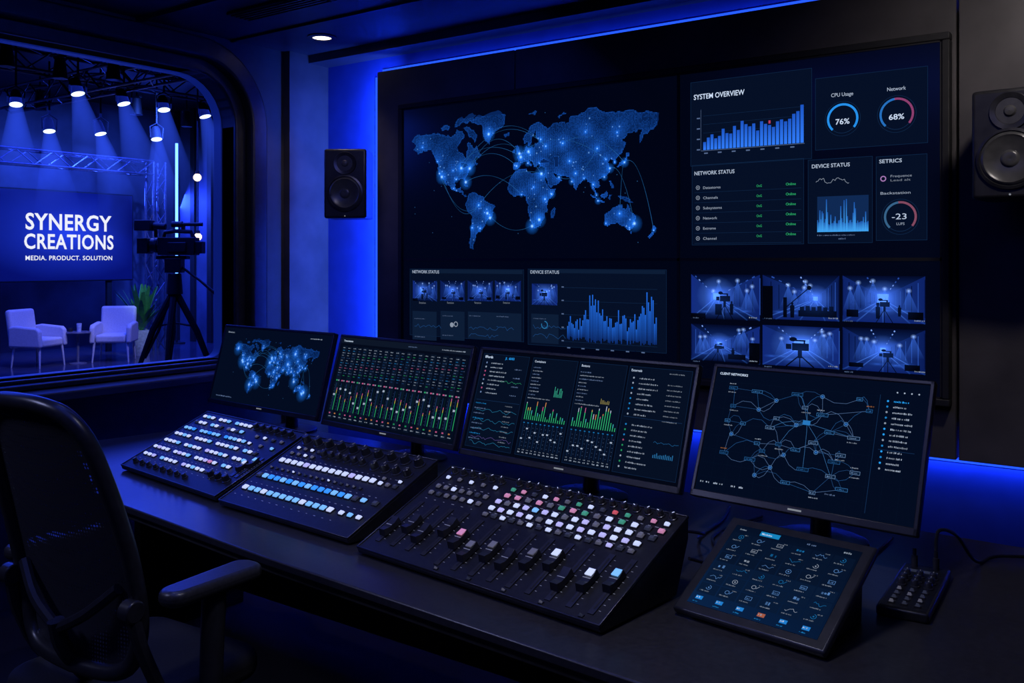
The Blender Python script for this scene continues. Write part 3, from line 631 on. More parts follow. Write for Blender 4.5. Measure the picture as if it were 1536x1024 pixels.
def d3(cv):
    cv.use('panel_background'); cv.rect(0, 0, 1, 1, (.0010, .0022, .0075), 0)
    cols = [(.01, .255), (.275, .495), (.505, .72), (.73, .99)]
    for a, b in cols: cv.rect(a, .03, b, .97, (.0018, .0050, .0165), 1); cv.frame(a, .03, b, .97, .001, mul(LN, .7), 2)
    cv.use('lettering')
    cv.text(.02, .925, '89orda', .0085, WH, 4, None, .015); cv.text(.13, .925, 'JL  60/03', .0075, CY, 4, None, .015)
    cv.text(.285, .925, 'Containers', .007, mul(WH, .8), 4, None, .012); cv.text(.515, .925, 'Buttons', .007, mul(WH, .8), 4, None, .012); cv.text(.74, .925, 'Externals', .007, mul(WH, .8), 4, None, .012)
    for k in range(9): cv.dash(.90, .87-k*.045 if k else .925, .05, .0035, mul(WH, .3))
    cv.use('status_list')
    for k in range(8):
        y = .87-k*.043; cv.disc(.035, y+.008, .0032, random.choice((mul(WH, .5), mul(PK, .7), mul(DIM, 1.4)))); cv.dash(.06, y, random.uniform(.04, .08), .0045, mul(WH, .5)) 
        if k % 2: cv.dash(.19, y, .03, .004, mul(DIM, 1.2))
    for k in range(18):
        y = .86-k*.046
        if .46 < y < .5: continue
        cv.disc(.755, y+.008, .0028, random.choice((mul(WH, .5), mul(GR, .6), mul(CY, .6), mul(PK, .6)))); cv.dash(.78, y, random.uniform(.04, .075), .0045, mul(WH, .45))
    cv.line([(.74, .52), (.98, .52)], .001, LN, 3); cv.line([(.02, .5), (.25, .5)], .001, LN, 3)
    for k in range(8): y = .46-k*.05; cv.dash(.02, y, .05, .004, mul(CY, .5) if k % 3 == 0 else mul(DIM, 1.1)); cv.dash(.18, y, .03, .0035, mul(WH, .3))
    cv.use('sparkline_panel')
    for y in (.40, .30, .22, .13, .08): spark(cv, .03, .245, y, .018, random.choice(((.02, .20, .38), (.12, .08, .32), (.012, .12, .34))))
    spark(cv, .12, .24, .70, .014, (.03, .32, .16)); spark(cv, .88, .98, .33, .010, (.015, .12, .32))
    for k in range(12): cv.rect(.885+k*.007, .20, .888+k*.007, .21+random.uniform(.01, .035), (.02, .15, .36), 3)
    cv.use('level_meter')
    for a, b in cols[1:3]:
        for k in range(10): cv.dash(a+.01, .87-k*.033, random.choice((.03, .04, .09)), .0035, mul(WH, .4) if k % 2 else mul(DIM, 1.2))
        for i in range(7): 
            if a < .4: cv.rect(a+.135+i*.006, .61, a+.1372+i*.006, .62+random.uniform(.01, .10), (.04, .42, .28), 3)
            else: cv.rect(a+.125+i*.006, .60, a+.1272+i*.006, .61+random.uniform(.01, .04), (.3, .26, .08), 3)
        for i in range(20):
            x = a+.012+i*.0102; g = random.uniform(.03, .18)*random.choice((1, .6)); cv.rect(x, .37, x+.0030, .37+g, GR, 3)
            if g > .08: cv.rect(x, .37+g, x+.0030, .37+g+random.uniform(.01, .05), random.choice((PK, OR, (.6, .45, .1), mul(WH, .7))), 3)
            elif i % 3 == 0: cv.rect(x, .37+g, x+.0030, .40+g, (.05, .45, .5), 3)
    cv.use('screen_fader')
    for a, b in cols[1:3]:
        for i in range(10):
            x = a+.012+i*.0205; cv.rect(x+.004, .10, x+.0055, .33, LN, 3); y = random.uniform(.13, .28)
            cv.rect(x, y, x+.0095, y+.013, mul(WH, .6), 4); cv.rect(x+.001, .335, x+.008, .343, mul(CY, .5), 3)
            for k in range(6): cv.rect(x+.011, .12+k*.035, x+.0145, .1225+k*.035, DIM, 3)
            cv.dash(x, .055, .010, .004, mul(WH, .6)); cv.dash(x, .08, .008, .003, mul(WH, .4))
def d4(cv):
    cv.use('panel_background'); cv.rect(0, 0, 1, 1, (.0010, .0036, .0140), 0)
    for i in range(14): cv.line([(i/14, 0), (i/14, .9)], .0005, (.0015, .006, .02), 1)
    for i in range(9): cv.line([(0, i/9), (.8, i/9)], .0005, (.0015, .006, .02), 1)
    cv.line([(.80, .04), (.80, .9)], .001, LN, 2)
    cv.use('lettering'); cv.text(.02, .945, 'CLIENT NETWORKS', .0065, WH, 4, None, .015); cv.dash(.62, .12, .03, .004, DIM)
    for x in (.02, .05, .09, .12, .18, .22): cv.dash(x, .06, .012, .005, mul(WH, .6))
    for x in (.87, .90, .93, .96): cv.disc(x, .925, .002, mul(WH, .6))
    random.seed(5)
    nodes = [(.10, .85), (.22, .83), (.42, .84), (.56, .86), (.70, .86), (.75, .80), (.12, .72), (.25, .70), (.36, .66), (.48, .74), (.55, .73), (.66, .68), (.10, .60), (.20, .56), (.33, .58), (.43, .60), (.50, .62), (.60, .58), (.72, .55), (.13, .46), (.26, .44), (.38, .46), (.47, .44), (.56, .42), (.68, .42), (.12, .33), (.24, .30), (.36, .26), (.50, .30), (.62, .28), (.73, .30), (.30, .17), (.44, .16), (.58, .14), (.70, .16), (.34, .78), (.29, .36), (.54, .50), (.64, .36), (.42, .36)]
    nodes = [(x+random.uniform(-.015, .015), y*.98+random.uniform(-.02, .02)) for x, y in nodes]
    cv.use('network_diagram')
    def bow(p, q, w, c):
        k = random.choice((-.04, .03, 0, .05)); cv.line([p, ((p[0]*2+q[0])/3, (p[1]*2+q[1])/3+k), ((p[0]+2*q[0])/3, (p[1]+2*q[1])/3+k), q], w, c, 2)
    for i, p in enumerate(nodes):
        ds = sorted(range(len(nodes)), key=lambda j: (nodes[j][0]-p[0])**2+(nodes[j][1]-p[1])**2)[1:3+(i % 2)]
        for j in ds: bow(p, nodes[j], .0007, random.choice(((.02, .10, .30), (.02, .08, .24), (.09, .17, .36))))
    c0 = nodes[16]
    for j in (2, 8, 10, 14, 18, 21, 9, 28, 29): bow(c0, nodes[j], .0008, (.04, .16, .40))
    for i, p in enumerate(nodes):
        w = random.choice((.014, .022, .027)); h = .013; c = random.choice(((.04, .18, .45), (.02, .12, .34), (.14, .25, .45)))
        if i % 4 == 3: cv.disc(p[0], p[1], .003, (.02, .13, .45)); cv.ring(p[0], p[1], .0052, .0009, 0, 1, (.1, .28, .6)); continue
        cv.rect(p[0]-w, p[1]-h, p[0]+w, p[1]+h, (.002, .011, .035), 3); cv.frame(p[0]-w, p[1]-h, p[0]+w, p[1]+h, .0008, c, 4); cv.dash(p[0]-w*.7, p[1]-.006, w*cv.W*1.2, .0033, mul(c, .9), 4)
        if i % 3 == 0: cv.dash(p[0]-w, p[1]-.04, .025, .003, mul(WH, .4), 4)
        if i % 5 == 0: cv.dash(p[0]-w, p[1]+.03, .02, .003, mul(OR if i % 2 else WH, .5), 4)
    cv.rect(c0[0]-.02, c0[1]-.015, c0[0]+.015, c0[1]+.02, (.02, .18, .5), 5)
    cv.use('status_list')
    for k in range(13):
        y = .85-k*.041; cv.disc(.835, y+.007, .0026, random.choice((CY, mul(CY, .6), mul(WH, .4)))); cv.dash(.86, y, random.uniform(.025, .055), .0045, mul(WH, .5) if k else CY)
    cv.line([(.82, .5), (.97, .5)], .001, LN, 3)
mons = [((-3.582, 2.60), (-2.80, 2.543), .349, .094, 'leftmost desk monitor showing a small blue world map', d1),
        ((-2.739, 2.512), (-1.99, 2.425), .349, .10, 'desk monitor showing rows of audio channel strips with red and green meters', d2),
        ((-1.951, 2.40), (-1.112, 2.334), .349, .115, 'wide desk monitor with four columns of lists and green level meters', d3),
        ((-1.09, 2.35), (-.492, 2.30), .350, .143, 'rightmost desk monitor showing a node diagram linked by thin blue lines', d4)]
for a, b, ri, bk, lab, fn in mons: monitor(a, b, .853, ri, bk, lab, fn)
# ------------------------------------------------------------------ CONSOLES
LC = {'w': (.62, .70, 1.), 'l': (.54, .52, .98), 'b': (.03, .27, .95), 'c': (.20, .52, 1.), 'p': (.9, .35, .58), 'g': (.08, .55, .33), 'd': (.05, .06, .10), 'r': (.9, .12, .15), 'k': (.22, .22, .28)}
LM = {k: pbr('button_'+n, tuple(min(.8, x*.6+.05) for x in LC[k]), .4, 0, .05, 20, 0, LC[k], s_) for k, n, s_ in (('w', 'white', .85), ('l', 'lilac', .75), ('b', 'blue', 1.), ('c', 'sky', .85), ('p', 'pink', .5), ('g', 'green', .35), ('d', 'dark', .2), ('r', 'red', .5), ('k', 'grey', .22))}
_bm = {}
def btn_mesh(k, w, h):
    key = (k, round(w, 4), round(h, 4))
    if key not in _bm:
        mb = MB(); mb.box((0, 0, .0014), (w+.004, h+.004, .0028), M['knob'])
        i = .0018; z0, z1 = .0028, .0078
        vs = [(-w/2, -h/2, z0), (w/2, -h/2, z0), (w/2, h/2, z0), (-w/2, h/2, z0), (-w/2+i, -h/2+i, z1), (w/2-i, -h/2+i, z1), (w/2-i, h/2-i, z1), (-w/2+i, h/2-i, z1)]
        mb.add(vs, [(4, 5, 6, 7), (0, 1, 5, 4), (1, 2, 6, 5), (2, 3, 7, 6), (3, 0, 4, 7)], LM[k]); _bm[key] = mb.mesh('button', False)
    return _bm[key]
_km = {}
def knob_mesh(r, k):
    if (r, k) not in _km:
        mb = MB(); h = r*1.7; mb.lathe([(.0001, 0), (r*1.3, 0), (r*1.25, .003), (r*1.02, .004), (r*.88, h), (r*.75, h+.0015), (.0001, h+.0015)], M['knob'], 18)
        mb.box((0, r*.45, h+.0018), (r*.16, r*.7, .0008), LM[k]); _km[(r, k)] = mb.mesh('knob')
    return _km[(r, k)]
def capmesh(k):
    if k not in _km:
        mb = MB(); w, l = .0115, .030; Hc = .019
        mb.add([(-w, -l, 0), (w, -l, 0), (w, l, 0), (-w, l, 0), (-w*.9, -l*.9, Hc), (w*.9, -l*.9, Hc), (w*.9, -l*.35, Hc*.72), (-w*.9, -l*.35, Hc*.72), (w*.9, l*.35, Hc*.72), (-w*.9, l*.35, Hc*.72), (w*.9, l*.9, Hc), (-w*.9, l*.9, Hc)],
               [(0, 3, 2, 1), (0, 1, 5, 4), (4, 5, 6, 7), (8, 10, 11, 9), (2, 3, 11, 10), (1, 2, 10, 8, 6, 5), (3, 0, 4, 7, 9, 11)], M['knob'])
        mb.add([(w*.9, -l*.35, Hc*.72), (-w*.9, -l*.35, Hc*.72), (-w*.9, l*.35, Hc*.72), (w*.9, l*.35, Hc*.72)], [(0, 1, 2, 3)], M['knob'])
        if k != '_': mb.box((0, l*.52, Hc*.9), (w*1.5, l*.66, Hc*.16), LM[k])
        mb.box((0, 0, Hc*.75), (w*1.8, .0016, .0008), M['chrome']); _km[k] = mb.mesh('fader_cap', False)
    return _km[k]
class Console:
    def __init__(s, FL, FR, name, label):
        a = V3((FL[0], FL[1], DT)); b = V3((FR[0], FR[1], DT)); U = (b-a).normalized(); s.W = W = (b-a).length; D, h0, h1 = .338, .02, .17
        s.t = t = thing(name, label, 'console', a, atan2(U.y, U.x), None)
        X = axes((0, 0, 0), (0, 1, 0), (0, 0, 1), (1, 0, 0))
        MB().prism([(.006, .004), (0, h0-.003), (D, h1-.003), (D, .12), (D-.05, .004)], 0, W, M['console'], X).build('body', t, None, .004)
        for x in (.03, W-.03):
            for y in (.03, D-.07): MB().cyl((x, y, 0), (x, y, .006), .01, M['blackm'], 12).build('foot', t)
        s.L = sqrt(D*D+(h1-h0)**2); s.S = Matrix.Translation((0, 0, h0)) @ Matrix.Rotation(atan2(h1-h0, D), 4, 'X')
        MB().b2((.004, .004, -.004), (W-.004, s.L-.004, .0005), M['consoleface']).build('face_plate', t, s.S, .001)
        e = MB()
        for q in ((0, 0, W, .004), (0, s.L-.004, W, s.L), (0, 0, .004, s.L), (W-.004, 0, W, s.L)): e.b2((q[0], q[1], -.004), (q[2], q[3], .003), M['edge'])
        e.build('edge_trim', t, s.S, .001); s.n = 0
    def at(s, a, b, z=.0005): return s.S @ Matrix.Translation((a*s.W, b*s.L, z))
    def row(s, a0, a1, b, n, w, h, cols):
        for i in range(n):
            k = cols[i % len(cols)]
            if k == ' ': continue
            place('button', btn_mesh(k, w, h), s.t, s.at(a0+(a1-a0)*i/max(1, n-1), b)); s.n += 1
    def knobs(s, a0, a1, b, n, r, k='k'):
        for i in range(n): place('knob', knob_mesh(r, k), s.t, s.at(a0+(a1-a0)*i/max(1, n-1), b) @ Matrix.Rotation(random.uniform(-2, 2), 4, 'Z'))
    def faders(s, a0, a1, b0, b1, poss, cols, small=False):
        n = len(poss)
        for i in range(n):
            a = a0+(a1-a0)*i/max(1, n-1); m = s.at(a, b0)
            l = (b1-b0)*s.L
            mb = MB().box((0, l/2, .0012), (.015, l+.03, .0024), M['track']).box((0, l/2, .0026), (.0035, l, .0006), M['blackm'])
            for k in range(9): mb.box((.014, l*k/8, .0003), (.005, .0009, .0005), M['chrome'])
            sl = mb.build('fader_slot', s.t, m, smooth=False)
            X = Matrix.Translation((0, l*poss[i], .0024))
            if small: X = X @ Matrix.Scale(.75, 4)
            place('fader_cap', capmesh(cols[i % len(cols)]), sl, X, .0008)
    def legends(s, rows):
        mb = MB()
        for a0, a1, b, n in rows:
            for i in range(n):
                x = (a0+(a1-a0)*i/max(1, n-1))*s.W; w = random.uniform(.003, .007); mb.box((x, b*s.L, .0007), (w*1.4, .0014, .0003), M['chrome'])
        mb.build('legend_print', s.t, s.S, smooth=False)
c1 = Console((-3.056, 1.852), (-2.409, 1.772), 'button_console', 'leftmost desk console covered in rows of white and blue lit buttons')
c1.row(.06, .54, .91, 12, .0165, .012, 'wcw wwc cwww'); c1.row(.06, .54, .81, 12, .0165, .012, 'dww cwd kwdc'); c1.row(.05, .66, .695, 15, .0165, .012, 'ccb ccbcc bccwc')
c1.row(.05, .86, .585, 19, .0170, .012, 'wwcw wwwc wwwcw cwd'); c1.row(.05, .86, .465, 19, .0170, .012, 'wwwc wcww lwwcw wwc'); c1.row(.05, .82, .345, 18, .0170, .012, 'wlww wlwc wwlpw cwd'); c1.row(.06, .72, .225, 15, .0170, .012, 'wwl cwww lwcwwd')
c1.row(.70, .93, .80, 4, .012, .010, 'kwdk'); c1.row(.72, .93, .69, 3, .012, .010, 'wkc')
c1.knobs(.60, .93, .915, 6, .0105); c1.knobs(.79, .93, .20, 3, .012); c1.knobs(.08, .62, .095, 8, .0085)
c1.faders(.915, .955, .30, .52, [.4, .7], 'wc', True)
c1.legends([(.05, .84, .64, 20), (.05, .84, .405, 20), (.05, .84, .285, 20), (.06, .6, .755, 12), (.06, .8, .16, 14)])
c2 = Console((-2.367, 1.753), (-1.763, 1.708), 'switcher_console', 'second desk console with black knobs above one white and two blue button rows')
c2.knobs(.07, .93, .90, 10, .0145); c2.knobs(.30, .60, .775, 6, .011); c2.knobs(.70, .93, .76, 4, .013); c2.row(.07, .24, .80, 4, .011, .009, 'wkwd'); c2.row(.07, .24, .72, 4, .011, .009, 'kkwk'); c2.row(.83, .94, .66, 2, .011, .009, 'kw')
c2.row(.07, .78, .61, 15, .0185, .0165, 'wwwwlwwwwwwlwww'); c2.row(.05, .80, .385, 16, .0185, .0165, 'dcbbcbcbcbbbcbcd'); c2.row(.07, .74, .21, 14, .0190, .0165, 'wccwcccccwcccw')
c2.row(.84, .94, .60, 3, .013, .012, 'wkd'); c2.row(.86, .94, .385, 2, .018, .014, 'cd'); c2.row(.82, .94, .21, 3, .016, .013, 'wcw'); c2.row(.06, .76, .50, 16, .007, .005, 'kdkkwkdkkkwkdkkd')
c2.legends([(.05, .9, .68, 22), (.05, .9, .45, 20), (.05, .9, .29, 20), (.05, .8, .12, 14)])
c3 = Console((-1.696, 1.674), (-.933, 1.592), 'mixing_console', 'wide mixing console with a bank of faders and coloured buttons')
c3.knobs(.05, .28, .935, 6, .009, 'w'); c3.row(.05, .28, .86, 5, .011, .010, 'wkwkw'); c3.row(.05, .28, .75, 7, .013, .012, 'kkwkkdk'); c3.row(.05, .28, .67, 7, .013, .012, 'kdkkkwk')
c3.faders(.055, .275, .14, .52, [.25, .45, .3, .6], '____')
c3.knobs(.355, .96, .95, 15, .0085, 'w'); c3.row(.355, .96, .88, 14, .0125, .010, 'gpdwpkgwdrgkpw'); c3.row(.355, .96, .81, 14, .0150, .012, 'ppkpkgpgkwgwdp')
c3.row(.345, .95, .735, 16, .0150, .0125, 'lkwlclwkwlklwwkd'); c3.row(.345, .92, .660, 15, .0155, .0125, 'wlwlwkwlwlwlwlw'); c3.row(.345, .92, .590, 16, .0140, .010, 'kdwdkwdwkdwdkldk')
c3.faders(.355, .95, .10, .49, [.5, .3, .42, .36, .5, .62, .3, .42, .55], 'pkk_kw_wc')
c3.row(.37, .93, .030, 5, .008, .004, 'kdkkd'); c3.legends([(.35, .95, .772, 26), (.35, .9, .625, 22), (.05, .27, .61, 6), (.05, .27, .80, 8), (.35, .96, .845, 24)])
# ------------------------------------------------------------------ TABLET PANEL
a = V3((-.867, 1.779, DT)); b = V3((-.533, 1.733, DT)); U = (b-a).normalized(); W = (b-a).length
tb = thing('touch_panel', 'tilted black touch control panel showing a grid of blue icons', 'tablet', a, atan2(U.y, U.x)); TM = rootM(tb)
D, h0, h1 = .25, .018, .16
X = axes((0, 0, 0), (0, 1, 0), (0, 0, 1), (1, 0, 0))
MB().prism([(.035, 0), (.02, .02), (D, h1-.02), (D-.01, 0)], .03, W-.03, M['black'], X).build('stand', tb, None, .004)
SM = Matrix.Translation((0, 0, h0)) @ Matrix.Rotation(atan2(h1-h0, D), 4, 'X'); TL = sqrt(D*D+(h1-h0)**2)
MB().b2((0, 0, -.018), (W, TL, 0), M['bezel']).build('housing', tb, SM, .006, seg=3)
e = .024; MB().b2((e, e, -.001), (W-e, TL-e, .0006), M['glassy']).build('screen', tb, SM)
cv = Canvas(TM @ SM @ Matrix.Translation((e, e, .0006)), W-2*e, TL-2*e, .0002)
cv.use('panel_background'); cv.raw([(0, 0), (cv.W, 0), (cv.W, cv.H), (0, cv.H)], [(.003, .016, .060), (.002, .010, .038), (.0012, .004, .014), (.0015, .005, .018)], 0)
for i in range(6):
    for j in range(6): x = .02+i*.162; y = .13+j*.130; cv.rect(x, y, x+.152, y+.120, (.0025, .010, .034) if j < 3 else (.0020, .007, .024), 1)
cv.rect(.22, .925, .38, .980, (.008, .22, .5), 2); cv.use('lettering'); cv.text(.235, .94, 'Modules', .005, WH, 4, None, .01); cv.text(.05, .94, 'Index', .005, mul(WH, .5), 4); cv.dash(.6, .94, .02, .005, DIM); cv.dash(.88, .94, .02, .005, mul(WH, .5))
cv.use('icon_grid')
random.seed(9)
for i in range(6):
    for j in range(6):
        x = .095+i*.162; y = .205+j*.130; c = random.choice((mul(WH, .40), (.08, .20, .46), mul(CY, .35)))
        k = (i*3+j*2) % 5
        if k == 0: cv.ring(x, y, .0055, .0011, 0, random.choice((1, .7)), c); cv.disc(x, y, .0018, c)
        elif k == 1: cv.frame(x-.025, y-.02, x+.025, y+.02, .0009, c, 3); cv.dash(x-.018, y-.008, .010, .003, c)
        elif k == 2: spark(cv, x-.045, x+.045, y, .020, c, 8, .0009)
        elif k == 3: cv.ring(x-.01, y, .0045, .0011, 0, 1, c); cv.line([(x+.01, y-.012), (x+.03, y+.018)], .0011, c, 3)
        else: cv.dash(x-.03, y-.015, .017, .008, c)
        cv.dash(x-.055, y-.052, .022, .003, mul(WH, .28)); 
        if (i+j) % 2: cv.dash(x+.02, y+.025, .010, .0028, mul(WH, .25))
for i in range(6):
    x = .07+i*.165; cv.rect(x-.025, .055, x+.03, .095, (.015, .20, .6) if i != 3 else (.35, .10, .06), 2); cv.dash(x-.02, .068, .009, .004, mul(WH, .7), 4); cv.dash(x-.03, .02, .014, .003, mul(CY, .5))
cv.build(tb, TM)
# ------------------------------------------------------------------ SMALL CONTROLLER + CABLES
kp = thing('desk_controller', 'slim black controller with small knobs and dim keys beside the touch panel', 'controller', (-.475, 2.20, DT), radians(3))
MB().b2((-.052, -.165, 0), (.052, .165, .022), M['black']).build('body', kp, None, .006, seg=3)
MB().b2((-.045, -.157, .022), (.045, .157, .0226), M['consoleface']).build('face_plate', kp)
for i in range(3):
    for j in range(4): place('key', btn_mesh('d' if (i+j) % 3 else 'k', .009, .007), kp, Matrix.Translation((-.026+i*.026, -.135+j*.03, .0226)))
for i in range(3):
    for j in range(3): place('knob', knob_mesh(.0085, 'k'), kp, Matrix.Translation((-.028+i*.028, -.008+j*.035, .0226)))
MB().b2((-.030, .098, .0226), (.030, .115, .0236), LM['d']).build('display_strip', kp)
for x in (-.025, .022): MB().cyl((x, .142, .021), (x, .142, .05), .0075, M['knob'], 14).cyl((x, .142, .05), (x, .142, .066), .0045, M['edge'], 10).build('connector', kp)
def smooth(pts, n=6):
    P = [V3(p) for p in pts]; out = []
    for i in range(len(P)-1):
        p0 = P[max(0, i-1)]; p1 = P[i]; p2 = P[i+1]; p3 = P[min(len(P)-1, i+2)]
        for k in range(n):
            t = k/n; out.append(.5*((2*p1)+(p2-p0)*t+(2*p0-5*p1+4*p2-p3)*t*t+(3*p1-p0-3*p2+p3)*t**3))
    return out+[P[-1]]
cab = [([(-.461, 2.344, .816), (-.458, 2.36, .86), (-.43, 2.42, .84), (-.40, 2.50, .762), (-.36, 2.60, .757), (-.2, 2.68, .757)], 'black cable rising from the upright connector of the small desk controller'),
       ([(-.93, 2.00, .80), (-.90, 2.12, .757), (-.95, 2.22, .757), (-1.02, 2.36, .756), (-.98, 2.60, .756)], 'black cable curling from the mixing console towards the node diagram monitor'),
       ([(-.97, 1.99, .85), (-.99, 2.10, .83), (-.98, 2.20, .80), (-1.04, 2.30, .758), (-1.06, 2.50, .756), (-1.1, 2.65, .756)], 'raised black cable looping behind the mixing console right corner'),
       ([(-1.25, 2.03, .82), (-1.26, 2.12, .77), (-1.20, 2.22, .757), (-1.30, 2.40, .756)], 'black cable behind the middle of the mixing console'),
       ([(-1.50, 2.06, .82), (-1.50, 2.15, .765), (-1.58, 2.25, .757), (-1.62, 2.36, .756)], 'black cable below the wide four column monitor'),
       ([(-.72, 2.03, .80), (-.72, 2.10, .757), (-.66, 2.20, .756), (-.63, 2.36, .756), (-.62, 2.6, .756)], 'black cable running from behind the touch panel')]
for pts, lab in cab: tag(MB().tube(smooth(pts), .0042, M['black'], 8).build('cable'), lab, 'cable')
# ------------------------------------------------------------------ SPEAKERS
def speaker(loc, rz, w, d, h, label, back):
    t = thing('wall_speaker', label, 'speaker', loc, rz)
    MB().b2((-w/2, -d/2, 0), (w/2, d/2, h), M['black']).build('cabinet', t, None, .012, seg=3)
    X = lambda z: axes((0, -d/2, z), (1, 0, 0), (0, 0, 1), (0, -1, 0))
    r = w*.39
    a_ = MB().lathe([(r*1.10, -.001), (r*1.10, .007), (r*1.00, .009), (r*.96, .004)], M['edge'], 40, X(h*.36)).build('woofer_ring', t)
    MB().lathe([(.001, .0055), (r*.20, .0075), (r*.27, .0055), (r*.32, .0010), (r*.78, .0055), (r*.86, .0105), (r*.94, .0075), (r*.98, .0035)], M['cone'], 40, X(h*.36)).build('woofer_cone', a_)
    r2 = w*.2
    b_ = MB().lathe([(r2*1.35, .0), (r2*1.3, .006), (r2*.95, .003), (r2*.9, .0005)], M['edge'], 32, X(h*.79)).build('tweeter_ring', t)
    MB().lathe([(.001, .010), (r2*.3, .008), (r2*.42, .002), (r2*.92, .002)], M['cone'], 24, X(h*.79)).build('tweeter', b_)
    I = rootM(t).inverted()
    q = I @ V3(back)
    MB().tube([(0, d/2-.01, h*.4), ((q.x)/2, (d/2+q.y)/2, q.z), (q.x, q.y, q.z)], .012, M['blackm'], 10).build('wall_bracket', t)
    MB().cyl((0, -d/2-.003, .012), (0, -d/2+.002, .012), .003, M['mark'], 8).build('status_light', t)
speaker((-3.60, 3.50, 1.72), radians(33), .225, .20, .365, 'black two-way speaker in the corner beside the glowing blue strip', (-3.66, 3.74, 1.86))
speaker((-.410, 3.30, 1.69), radians(-4), .22, .21, .34, 'black two-way speaker on the wall right of the status displays', (-.385, 3.525, 1.66))
# ------------------------------------------------------------------ CEILING FIXTURES + ADDED FILL LIGHTS
p = hitZ(483, 55, CZ)
dl = thing('ceiling_downlight', 'small round warm recessed downlight in the ceiling', 'downlight', (p.x, p.y, CZ))
MB().lathe([(.075, -.0), (.075, -.006), (.05, -.010), (.046, -.002)], M['edge'], 28).build('trim_ring', dl)
MB().lathe([(.001, -.006), (.048, -.006), (.048, -.002), (.001, -.002)], M['down'], 24).build('lens', dl)
p2 = hitZ(420, 8, CZ)
vt = thing('ceiling_vent', 'dark linear slot vent in the ceiling near the window', 'vent', (p2.x, p2.y, CZ))
MB().b2((-.30, -.07, -.014), (.30, .07, 0), M['blackm']).build('frame', vt, None, .003)
for k in range(5): MB().b2((-.28, -.055+k*.025, -.02), (.28, -.045+k*.025, -.012), M['frame']).build('slat', vt)
def spot(loc, tgt, col, e, size=60, blend=.6, r=.04, name='spot_or_fill'):
    l = bpy.data.lights.new(name, 'SPOT'); l.energy = e; l.color = col; l.spot_size = radians(size); l.spot_blend = blend; l.shadow_soft_size = r
    o = bpy.data.objects.new(name, l); C.objects.link(o); o.location = loc; d = V3(tgt)-V3(loc); o.rotation_euler = d.to_track_quat('-Z', 'Y').to_euler(); return o
spot((p.x, p.y, CZ-.03), (p.x-.1, p.y-.4, 0), (1, .82, .74), 6, 100)
spot((-.1, 2.5, CZ-.03), (-.25, 3.5, 1.9), (1, .90, .87), 36, 100, .9, .08)  # from here unseen fill spots, added to lift wall, desk and pillar
spot((-1.0, 1.3, CZ-.03), (-1.1, 1.75, .8), (.80, .80, 1.), 42, 95, .9, .15)
spot((-2.6, 1.6, CZ-.03), (-2.6, 2.0, .8), (.32, .38, 1.), 26, 85, .9, .15)
spot((-2.6, 2.6, CZ-.03), (-4.1, 3.40, 1.6), (.9, .82, .95), 11, 60, .9, .12)
spot((-3.2, -.2, CZ-.03), (-2.1, 1.2, .8), (.46, .50, 1.), 80, 70, .9, .25)  # unseen soft fill added from behind for the chair
area((-1.3, .6, CZ-.02), (0, 0, 0), 2.4, 1.2, (.05, .10, 1.), 9, 'ceiling_fill')  # unseen blue fill added overhead, no cove is built here
area((-2.3, 1.9, CZ-.03), (0, radians(42), 0), .5, 2.4, (.03, .09, 1.), 10, 'window_side_fill')  # unseen blue fill added, aimed at the window frame
# ------------------------------------------------------------------ OFFICE CHAIR
ch = thing('office_chair', 'black mesh-back office chair pulled up to the desk', 'chair', (-2.19, 1.375, 0), radians(4))
def back_pt(x, z): return V3((x, -.17-.30*max(0, (z-.62))**1.25*.95 + .9*x*x*.55-.01, z))
prof = [(0, .52), (.13, .525), (.20, .56), (.228, .66), (.234, .80), (.226, .92), (.213, 1.02), (.195, 1.10), (.155, 1.15), (.09, 1.17), (0, 1.175)]
loop = [back_pt(x, z) for x, z in prof]+[back_pt(-x, z) for x, z in prof[-2:0:-1]]
lp = smooth(loop+[loop[0]], 4)[:-1]
MB().tube(lp, .020, M['chair'], 14, True).build('back_frame', ch)
def wid(z):
    for (x0, z0), (x1, z1) in zip(prof, prof[1:]):
        if z0 <= z <= z1: return x0+(x1-x0)*(z-z0)/(z1-z0)
    return 0
vs = []; fs = []; nz, nx = 26, 12
for j in range(nz+1):
    z = .522+(1.173-.522)*j/nz; w = wid(z)
    for i in range(nx+1): x = -w+2*w*i/nx; vs.append(back_pt(x, z)+V3((0, .004, 0)))
for j in range(nz):
    for i in range(nx): a0 = j*(nx+1)+i; fs.append((a0, a0+1, a0+nx+2, a0+nx+1))
MB().add(vs, fs, M['net']).build('back_mesh', ch)
MB().tube(smooth([(0, -.225, .64), (0, -.20, .56), (0, -.10, .44), (0, .02, .40)], 4), .02, M['chair'], 10).build('back_spine', ch)
for sx in (-1, 1): MB().tube(smooth([(0, -.222, .62), (sx*.10, -.215, .67), (sx*.19, -.19, .74)], 4), .014, M['chair'], 8).build('back_arm', ch)
mb = MB(); pts = rrect(-.24, -.24, .24, .23, .08, 6); mb.prism(pts, .40, .47, M['seatf']); mb.build('seat', ch, None, .025, seg=4)
